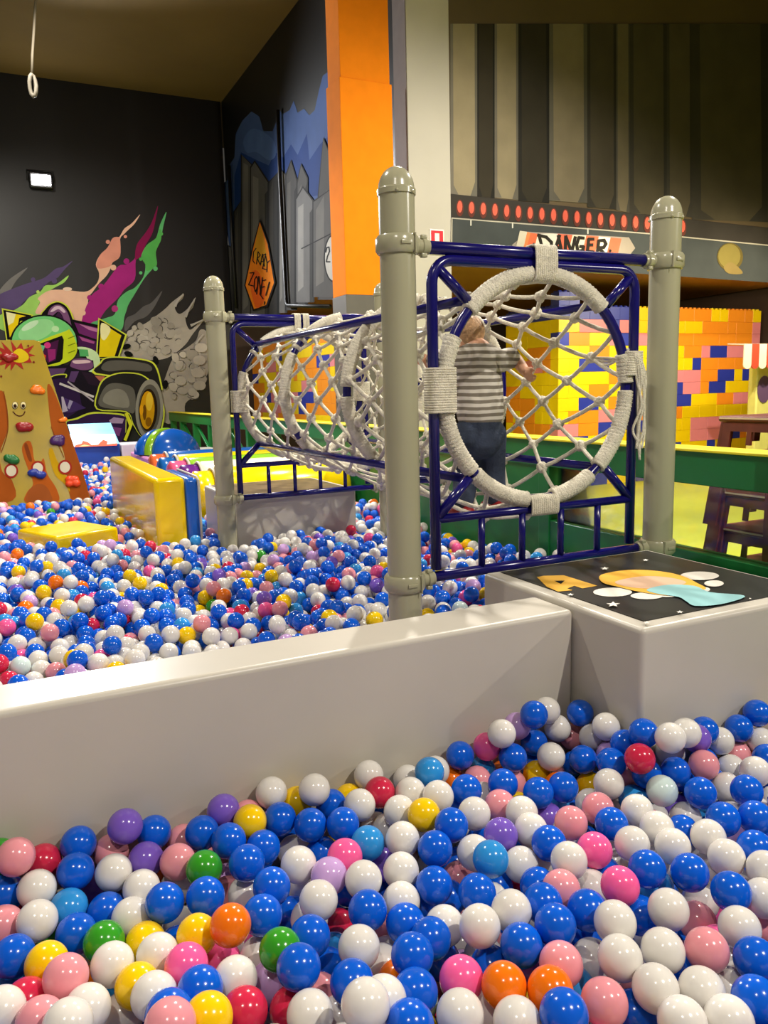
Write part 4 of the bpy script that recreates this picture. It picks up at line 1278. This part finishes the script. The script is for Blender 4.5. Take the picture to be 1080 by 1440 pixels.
limb(b, [shL + Vector((0.01, 0, -0.005)), sh_c, shR + Vector((-0.01, 0, -0.005))], [0.046, 0.056, 0.046], 0.9)
limb(b, [shR + Vector((-0.012, 0, -0.01)), shR + (elR - shR) * 0.68], [0.046, 0.045])
limb(b, [shL + Vector((0.01, 0, -0.01)), shL + (elL - shL) * 0.68], [0.046, 0.045])
fuse(b.build('shirt', M_SHIRT, kid), 0.006, 5)
b = MB()
limb(b, [kp(675, 592), kp(675, 616)], [0.088, 0.088], 0.84, 18)
limb(b, [hipR + Vector((-0.005, 0, 0)), kneeR, kp(697, 698, 0.02)], [0.068, 0.056, 0.044])
limb(b, [hipL + Vector((0.006, 0, 0)), kneeL, kp(652, 702, 0.0)], [0.066, 0.056, 0.044])
fuse(b.build('jeans', mat('dark_denim', (58, 66, 84), 0.9, 0.2, 0.25, 24, 0.3, 120), kid), 0.006, 4)
for f_ in (footR, footL):
    b = MB()
    limb(b, [f_ + Vector((0, -0.03, -0.012)), f_ + Vector((0, 0.035, -0.014)), f_ + Vector((0, 0.075, -0.02))], [0.031, 0.032, 0.026], 0.8)
    fuse(b.build('shoe', mat('red_shoe', (150, 28, 30), 0.5), kid), 0.005, 3)
adopt(kid)

# ------------------------------------------------------------------ plastic balls
BR = 0.035
BC = {'B': ((8, 92, 214), 'blue'), 'W': ((226, 222, 216), 'white'), 'P': ((232, 150, 160), 'pale pink'), 'K': ((248, 96, 160), 'hot pink'), 'R': ((204, 40, 74), 'crimson'), 'Y': ((246, 202, 10), 'yellow'),
      'O': ((240, 116, 16), 'orange'), 'G': ((52, 150, 36), 'green'), 'V': ((122, 90, 196), 'violet'), 'L': ((202, 164, 222), 'lilac'), 'C': ((46, 146, 222), 'sky blue'), 'M': ((206, 226, 224), 'mint white')}
BALLM = {k: mat('ball_' + v[1].replace(' ', '_'), v[0], 0.16, 0.5, 0.02, 20) for k, v in BC.items()}
for m in BALLM.values():
    m.node_tree.nodes['Principled BSDF'].inputs['Subsurface Weight'].default_value = 0.0
# where each ball of the near pit is seen (photo pixel), and its colour; a trailing - marks a ball lying deeper
NEAR = """176,1162V 217,1171B 111,1188B 155,1197P 106,1226B 160,1227W 205,1209V 250,1212P 61,1212R 22,1205P 7,1247B 51,1251W 100,1275C 147,1282B 199,1250W 229,1273B 185,1290W 250,1247W- 52,1295W
107,1313B 5,1302P 19,1278R- 255,1302W- 225,1232O- 257,1182P- 0,1210G- 130,1250V- 20,1345B 65,1356Y 92,1375P 38,1407R 150,1325G 158,1356W 203,1322Y 220,1344W 262,1358K 277,1315Y 220,1400W 195,1385Y 122,1418W
155,1402C- 80,1412B- 57,1437P 2,1422W 95,1441W 172,1428W- 240,1426B 240,1442P 15,1388C- 277,1393B 125,1388O- 120,1357W- 172,1390B- 516,1094W 442,1111W 378,1120W 491,1113Y- 506,1132W 417,1126Y- 467,1130B-
316,1142V 351,1155Y 394,1151B 437,1160B 481,1159B 286,1170B 321,1182B 370,1192B 414,1196W- 347,1214B 420,1216W 452,1199B- 485,1205K 517,1186C 530,1159W- 534,1137B- 537,1114R 464,1232L 510,1237W 287,1222G 382,1247B
289,1261B 316,1230L- 430,1245W- 345,1256W- 349,1132P- 535,1215V- 448,1266W 517,1280B 369,1287B 324,1301O 370,1320K- 435,1292W- 436,1317B 477,1305R- 505,1332W 394,1336G 365,1345W- 331,1377W 420,1360B 311,1352K-
344,1422R 410,1420R- 436,1427W 495,1382B 517,1414W 380,1382L- 460,1362B- 412,1287B- 479,1432W- 290,1432Y 539,1357W- 470,1340C- 320,1255P- 751,1005B 769,999W 727,1021L 705,1032W 685,1052K 647,1064B 784,1024W 751,1044B
721,1066B 775,1064W 805,1036P 604,1086C 631,1094O- 656,1111B 574,1096W- 574,1115W 616,1120W 600,1105R- 672,1092P- 697,1080O- 706,1104B 755,1089Y- 757,1115B 792,1107B 562,1142W 596,1146Y 634,1160B 667,1144W
704,1132P 680,1115W- 700,1157Y- 728,1135Y- 733,1143W 770,1150V- 745,1167W 707,1176V 667,1170W- 566,1180W 612,1193B 803,1157P 772,1186B 542,1165W- 750,1077B- 680,1073C- 820,1068B 667,1199W 690,1208C 731,1216W
564,1225W 609,1246B 800,1210W 566,1267W 630,1262B- 671,1256B 700,1244B- 645,1236P- 660,1226W- 757,1245B 787,1251P 713,1240W- 762,1270B 781,1301B 722,1282W 675,1302W 625,1302W 571,1299B 604,1320B 581,1345B
582,1393B 649,1377K 736,1329B 712,1387O 771,1392O 785,1355P 790,1427B 647,1427W 692,1422W- 730,1437W 545,1345W- 542,1407W 680,1345W- 637,1215B- 572,1440B 807,1390C- 730,1250R- 817,1004B 838,1037W 855,1022W- 876,1044B-
905,1031B 943,1037W- 965,1030W- 943,1057W 980,1039V 1012,1042W 990,1026B- 1065,1007B 1067,1039W 1032,1027B- 1035,1047P- 1050,1062O- 860,1072B 865,1057L- 900,1067R- 909,1088B 950,1085B 990,1066B- 989,1075P
1027,1075W- 1062,1085W 856,1102W 931,1112M 985,1115B 1050,1112B 1020,1105W- 896,1140W 891,1120C- 841,1137P 860,1159B 924,1165W 964,1150W- 1017,1152B 1062,1150B 996,1177W 946,1190W 889,1187W 836,1197K 1062,1193B
1022,1206W 830,1105Y- 1079,1067B 872,1246K 832,1246W- 910,1222B 970,1227B 1076,1223W 1028,1254B 922,1248C- 940,1279W 985,1267W- 980,1295P- 994,1336P 1040,1305W 1073,1263W 1069,1300P- 865,1297W 900,1287B-
826,1280B 932,1337W 872,1347W 832,1350W- 922,1390W 987,1394W 850,1410P 1063,1350B 1063,1407B 820,1322B- 960,1438W 925,1436B- 1027,1392W- 1025,1436W 892,1426B- 410,1170B- 590,1275B- 300,1205P- 490,1250B- 560,1210B- 680,1180B-
720,1190B- 850,1230B- 930,1210W- 1000,1235W- 640,1135B- 610,1085W- 720,1100P- 780,1130C- 830,1130W- 880,1080P- 1000,1095B- 60,1320G- 30,1365W- 110,1340B- 190,1360P- 250,1330B- 300,1330V- 345,1330W- 400,1400B- 450,1400P-
560,1380O- 620,1350B- 690,1360B- 750,1365V- 800,1380W- 900,1400P- 960,1360B- 1040,1360W- 300,1400W- 1010,1330K-"""


def inside_near(p):
    return p[1] < W0 - BR and not (p[0] > PX0 - BR and p[1] > PY0 - BR)


pos = []; colr = []; rays = []; deep = []
for tok in NEAR.split():
    dp = tok.endswith('-')
    t = tok.rstrip('-')
    c = t[-1]; px, py = map(float, t[:-1].split(','))
    d = ray(px, py)
    z0 = -0.035 - (0.055 if dp else 0.0) + 0.012 * math.sin(px * 0.013) * math.cos(py * 0.017)
    P = CAM + d * ((z0 - CAMZ) / d[2])
    ts = [(z0 - CAMZ) / d[2], (W0 - BR - 0.001) / d[1]]
    if (CAM + d * ts[0])[0] > PX0 - BR - 0.01 and d[0] / d[1] > (PX0 - BR) / (W0 - BR):
        ts.append((PY0 - BR - 0.001) / d[1] if (CAM + d * ((PY0 - BR) / d[1]))[0] > PX0 - BR else max((PX0 - BR - 0.001) / d[0], 0.1))
    P = CAM + d * min(ts)
    pos.append(P); colr.append(c); rays.append(d / np.linalg.norm(d)); deep.append(dp)
pos = np.array(pos); rays = np.array(rays)
orig = pos.copy()
N0 = len(pos)


DEEP = np.array(deep)
WGT = np.where(DEEP[:, None] & ~DEEP[None], 0.85, np.where(~DEEP[:, None] & DEEP[None], 0.15, 0.5))


def relax(pos, rays, it=320):
    n = len(pos)
    for k in range(it):
        D = pos[:, None] - pos[None]
        L = np.sqrt((D ** 2).sum(2)) + 1e-9
        np.fill_diagonal(L, 9)
        ov = np.clip(2 * BR * 0.995 - L, 0, None)
        push = (D / L[..., None] * (ov * WGT)[..., None]).sum(1) * 0.6
        push[:, 2] -= np.where(DEEP, (ov * WGT).sum(1) * 0.25, 0.0)
        pos = pos + push
        # stay on the line of sight it was measured on
        rel = pos - CAM
        along = (rel * rays).sum(1, keepdims=True) * rays
        w = (0.12 if it < 500 else 0.03) if k < it * 0.6 else 0.0
        pos = pos + (along - rel) * w
        pos[:, 2] = np.minimum(pos[:, 2], 0.10)
        pos[:, 1] = np.minimum(pos[:, 1], W0 - BR)
        bad = (pos[:, 0] > PX0 - BR) & (pos[:, 1] > PY0 - BR)
        dx = pos[:, 0] - (PX0 - BR); dy = pos[:, 1] - (PY0 - BR)
        pos[bad & (dx < dy), 0] = PX0 - BR
        pos[bad & (dx >= dy), 1] = PY0 - BR
    return pos


pos = relax(pos, rays)
WGT = np.where(DEEP[:, None] & ~DEEP[None], 0.6, np.where(~DEEP[:, None] & DEEP[None], 0.4, 0.5))
pos = relax(pos, rays, 0 + 900)
_L = np.sqrt(((pos[:, None] - pos[None]) ** 2).sum(2)) + np.eye(N0)
print('ball overlap: pairs', int((_L < 2 * BR - 0.003).sum() / 2), 'worst', float((2 * BR - _L).max()), 'pixel drift', float(np.linalg.norm(np.cross(pos - CAM, rays), axis=1).mean()))
ball_mb = MB().sphere((0, 0, 0), BR, None, 32, 20)
ball_me = ball_mb.mesh('plastic_ball')
ball_me.materials.append(BALLM['B'])
near_objs = []
for p, c in zip(pos, colr):
    o = bpy.data.objects.new('plastic_ball', ball_me)
    COL.objects.link(o)
    o.location = p
    o.rotation_euler = (random.uniform(0, 6), random.uniform(0, 6), 0)
    o.material_slots[0].link = 'OBJECT'
    o.material_slots[0].material = BALLM[c]
    tag(o, 'ball', 'ball', 'balls in the near pit')
    near_objs.append(o)
# tell the balls apart by colour and by the balls lying next to them
import itertools
LL = np.sqrt(((pos[:, None] - pos[None]) ** 2).sum(2))
nbr = [frozenset(colr[k] for k in np.where(LL[i] < 0.086)[0] if k != i) for i in range(N0)]
rank = {k: colr.count(k) for k in BC}
for i, o in enumerate(near_objs):
    lab = None
    own = sorted(nbr[i], key=lambda k: rank[k])
    for n_ in (1, 2, 3):
        for combo in itertools.combinations(own, n_):
            if sum(len(BC[k][1].split()) for k in combo) + 2 * n_ - 1 + len(BC[colr[i]][1].split()) < 9 and not any(j != i and colr[j] == colr[i] and set(combo) <= nbr[j] for j in range(N0)):
                nm_ = [('an ' if BC[k][1][0] in 'aeiou' else 'a ') + BC[k][1] for k in combo]
                lab = '%s ball next to %s ball in the near pit' % (BC[colr[i]][1], ' and '.join(nm_))
                break
        if lab:
            break
    p = pos[i]
    if p[1] > W0 - BR - 0.012:
        where = 'lying against the white divider in the near pit'
    elif p[0] > PX0 - BR and p[1] > PY0 - BR - 0.012:
        where = 'lying against the printed platform in the near pit'
    elif deep[i]:
        where = 'half buried under others in the near pit'
    else:
        where = 'on top of the heap in the near pit'
    o['label'] = lab or 'glossy %s plastic ball %s' % (BC[colr[i]][1], where)

# ------- filler and far pit: too many to count
def unit_uv(n, k):
    m = MB().sphere((0, 0, 0), 1.0, None, n, k)
    return np.array(m.v), m.f


def ball_cloud(name, P, cols, lods, label):
    """P: centres; lods: index per ball into sphere levels"""
    levels = [unit_uv(20, 13), unit_uv(14, 9), unit_uv(10, 7)]
    V = []; F = []; C = []; base = 0
    loops = []; starts = []; totals = []
    for li, (uv, uf) in enumerate(levels):
        idx = [i for i in range(len(P)) if lods[i] == li]
        if not idx:
            continue
        Pc = np.array([P[i] for i in idx])
        Cc = np.array([cols[i] for i in idx])
        nv = len(uv)
        V.append((Pc[:, None, :] + uv[None] * BR).reshape(-1, 3))
        C.append(np.repeat(Cc, nv, axis=0))
        flat_idx = np.concatenate([np.array(f) for f in uf]); tot = np.array([len(f) for f in uf])
        offs = base + np.arange(len(idx)) * nv
        loops.append((flat_idx[None] + offs[:, None]).reshape(-1))
        totals.append(np.tile(tot, len(idx)))
        base += nv * len(idx)
    V = np.concatenate(V); C = np.concatenate(C); loops = np.concatenate(loops); totals = np.concatenate(totals)
    starts = np.concatenate([[0], np.cumsum(totals)[:-1]])
    me = bpy.data.meshes.new(name)
    me.vertices.add(len(V)); me.vertices.foreach_set('co', V.astype(np.float32).ravel())
    me.loops.add(len(loops)); me.loops.foreach_set('vertex_index', loops.astype(np.int32))
    me.polygons.add(len(totals)); me.polygons.foreach_set('loop_start', starts.astype(np.int32)); me.polygons.foreach_set('loop_total', totals.astype(np.int32))
    me.polygons.foreach_set('use_smooth', np.ones(len(totals), bool))
    at = me.attributes.new('ball_colour', 'FLOAT_COLOR', 'POINT')
    at.data.foreach_set('color', np.concatenate([C, np.ones((len(C), 1))], 1).astype(np.float32).ravel())
    me.update(calc_edges=True)
    me.materials.append(MIXED)
    o = bpy.data.objects.new(name, me)
    COL.objects.link(o)
    tag(o, label, 'balls', None, 'stuff')
    return o


MIXED = bpy.data.materials.new('mixed_balls')
MIXED.use_nodes = True
pb = MIXED.node_tree.nodes['Principled BSDF']
an = MIXED.node_tree.nodes.new('ShaderNodeAttribute'); an.attribute_name = 'ball_colour'
MIXED.node_tree.links.new(an.outputs['Color'], pb.inputs['Base Color'])
pb.inputs['Roughness'].default_value = 0.16
keys = list('BWPKRYOGVLCM'); wts = np.array([0.37, 0.39, 0.075, 0.025, 0.024, 0.036, 0.012, 0.007, 0.014, 0.01, 0.03, 0.005]); wts = wts / wts.sum()


def rand_cols(n):
    return [lin(BC[k][0]) for k in rng.choice(keys, n, p=wts)]


# near pit: deeper layers and the surface outside the measured part
cand = []
for li, z in enumerate((-0.036, -0.094, -0.152, -0.21)):
    s_ = 2 * BR * 1.01
    for iy in range(60):
        for ix in range(60):
            x = -1.6 + ix * s_ + (iy % 2) * BR + (li % 2) * BR
            y = -0.45 + iy * s_ * 0.866 + (li % 2) * 0.02
            p = np.array([x, y, z]) + rng.uniform(-1, 1, 3) * 0.006
            if inside_near(p) and p[0] < 2.0:
                if li < 1:
                    q = p - CAM
                    zc_ = q @ _f
                    if zc_ > 0.2:
                        u_ = 540 + FPX * (q @ _r) / zc_; v_ = 720 - FPX * (q @ _u) / zc_
                        if -10 < u_ < 1090 and v_ < 1430:
                            continue
                cand.append(p)
cand = np.array(cand)
dmin = np.sqrt(((cand[:, None] - pos[None]) ** 2).sum(2)).min(1)
cand = cand[dmin > 2 * BR]
ball_cloud('ball_filling', cand, rand_cols(len(cand)), [1] * len(cand), 'mixed plastic balls lying deeper in the near pit, under the top layer')

# far pit: drop the balls one by one and let each roll to rest
FX0, FX1, FY0, FY1 = -0.75, BX - 0.01 - BR, W1 + BR + 0.003, 10.82
boxes = [(QX0, QX1, QY0, QY1), (0.83, 1.11, 5.0, 7.16), (1.30, 2.62, 5.93, 8.28), (1.50, 2.6, 8.45, 11.1), (PX0, PX1, 1.4, PY1), (2.05, 2.62, 1.0, 2.475)]
rot_boxes = [((0.335, 5.36), 0.25, math.radians(24))]
circ = [(x, y, PR) for x, y, s in post_xy]


def blocked(x, y):
    for a, b_, c, d in boxes:
        if a - BR < x < b_ + BR and c - BR < y < d + BR:
            return True
    for (cx_, cy_), h_, an_ in rot_boxes:
        dx, dy = x - cx_, y - cy_
        u_ = dx * math.cos(an_) + dy * math.sin(an_); v_ = -dx * math.sin(an_) + dy * math.cos(an_)
        if abs(u_) < h_ + BR and abs(v_) < h_ + BR:
            return True
    for cx_, cy_, r_ in circ:
        if (x - cx_) ** 2 + (y - cy_) ** 2 < (r_ + BR) ** 2:
            return True
    # under the climbing board
    if y > 7.55 + BR * 0 - 0.06 and y < 7.95 and x < 0.78:
        return True
    return False


grid = {}
G = 2 * BR
d2max = (2 * BR) ** 2
FP = []


def bed(x, y):
    return -0.108 + 0.03 * math.sin(x * 2.1 + 0.6) * math.cos(y * 1.5) + (0.05 * min(1.0, max(0.0, (y - 7.5) / 3.0)))


def height(x, y):
    z = bed(x, y)
    gx = int(x // G); gy = int(y // G)
    for a in (gx - 1, gx, gx + 1):
        for b_ in (gy - 1, gy, gy + 1):
            for (qx, qy, qz) in grid.get((a, b_), ()):
                dd = (x - qx) ** 2 + (y - qy) ** 2
                if dd < d2max:
                    t = qz + math.sqrt(d2max - dd)
                    if t > z:
                        z = t
    return z


prg = random.Random(17)
dirs = [(math.cos(k * PI / 3), math.sin(k * PI / 3)) for k in range(6)]
area = (FX1 - FX0) * (FY1 - FY0)
NF = int(area * 350)
for i in range(NF):
    x = prg.uniform(FX0, FX1)
    y = FY0 + (FY1 - FY0) * prg.random()
    if blocked(x, y):
        continue
    z = height(x, y)
    st_ = 0.026
    a0 = prg.uniform(0, 1)
    for k in range(5):
        bz = z; bx_, by_ = x, y
        for dx, dy in dirs:
            xx = x + st_ * (dx * math.cos(a0) - dy * math.sin(a0)); yy = y + st_ * (dx * math.sin(a0) + dy * math.cos(a0))
            if FX0 < xx < FX1 and FY0 < yy < FY1:
                zz = height(xx, yy)
                if zz < bz - 1e-4 and not blocked(xx, yy):
                    bz, bx_, by_ = zz, xx, yy
        if bz == z:
            st_ *= 0.5
        x, y, z = bx_, by_, bz
    if z > 0.045 + 0.06 * min(1.0, max(0.0, (y - 7.5) / 3.0)):
        continue
    FP.append((x, y, z))
    grid.setdefault((int(x // G), int(y // G)), []).append((x, y, z))
# drop the ones wholly covered
keep = []
for (x, y, z) in FP:
    gx = int(x // G); gy = int(y // G)
    c = 0
    for a in (gx - 1, gx, gx + 1):
        for b_ in (gy - 1, gy, gy + 1):
            for q in grid.get((a, b_), ()):
                if q[2] > z + 0.03 and (q[0] - x) ** 2 + (q[1] - y) ** 2 < (0.062) ** 2:
                    c += 1
    if c < 5:
        keep.append((x, y, z))
FP = np.array(keep)
dist = np.sqrt(((FP - CAM) ** 2).sum(1))
lods = [0 if d < 2.9 else 1 if d < 5.2 else 2 for d in dist]
ball_cloud('ball_filling', FP, rand_cols(len(FP)), lods, 'mixed plastic balls filling the far pit behind the white divider')
print('near balls', N0, 'near filler', len(cand), 'far balls', len(FP))
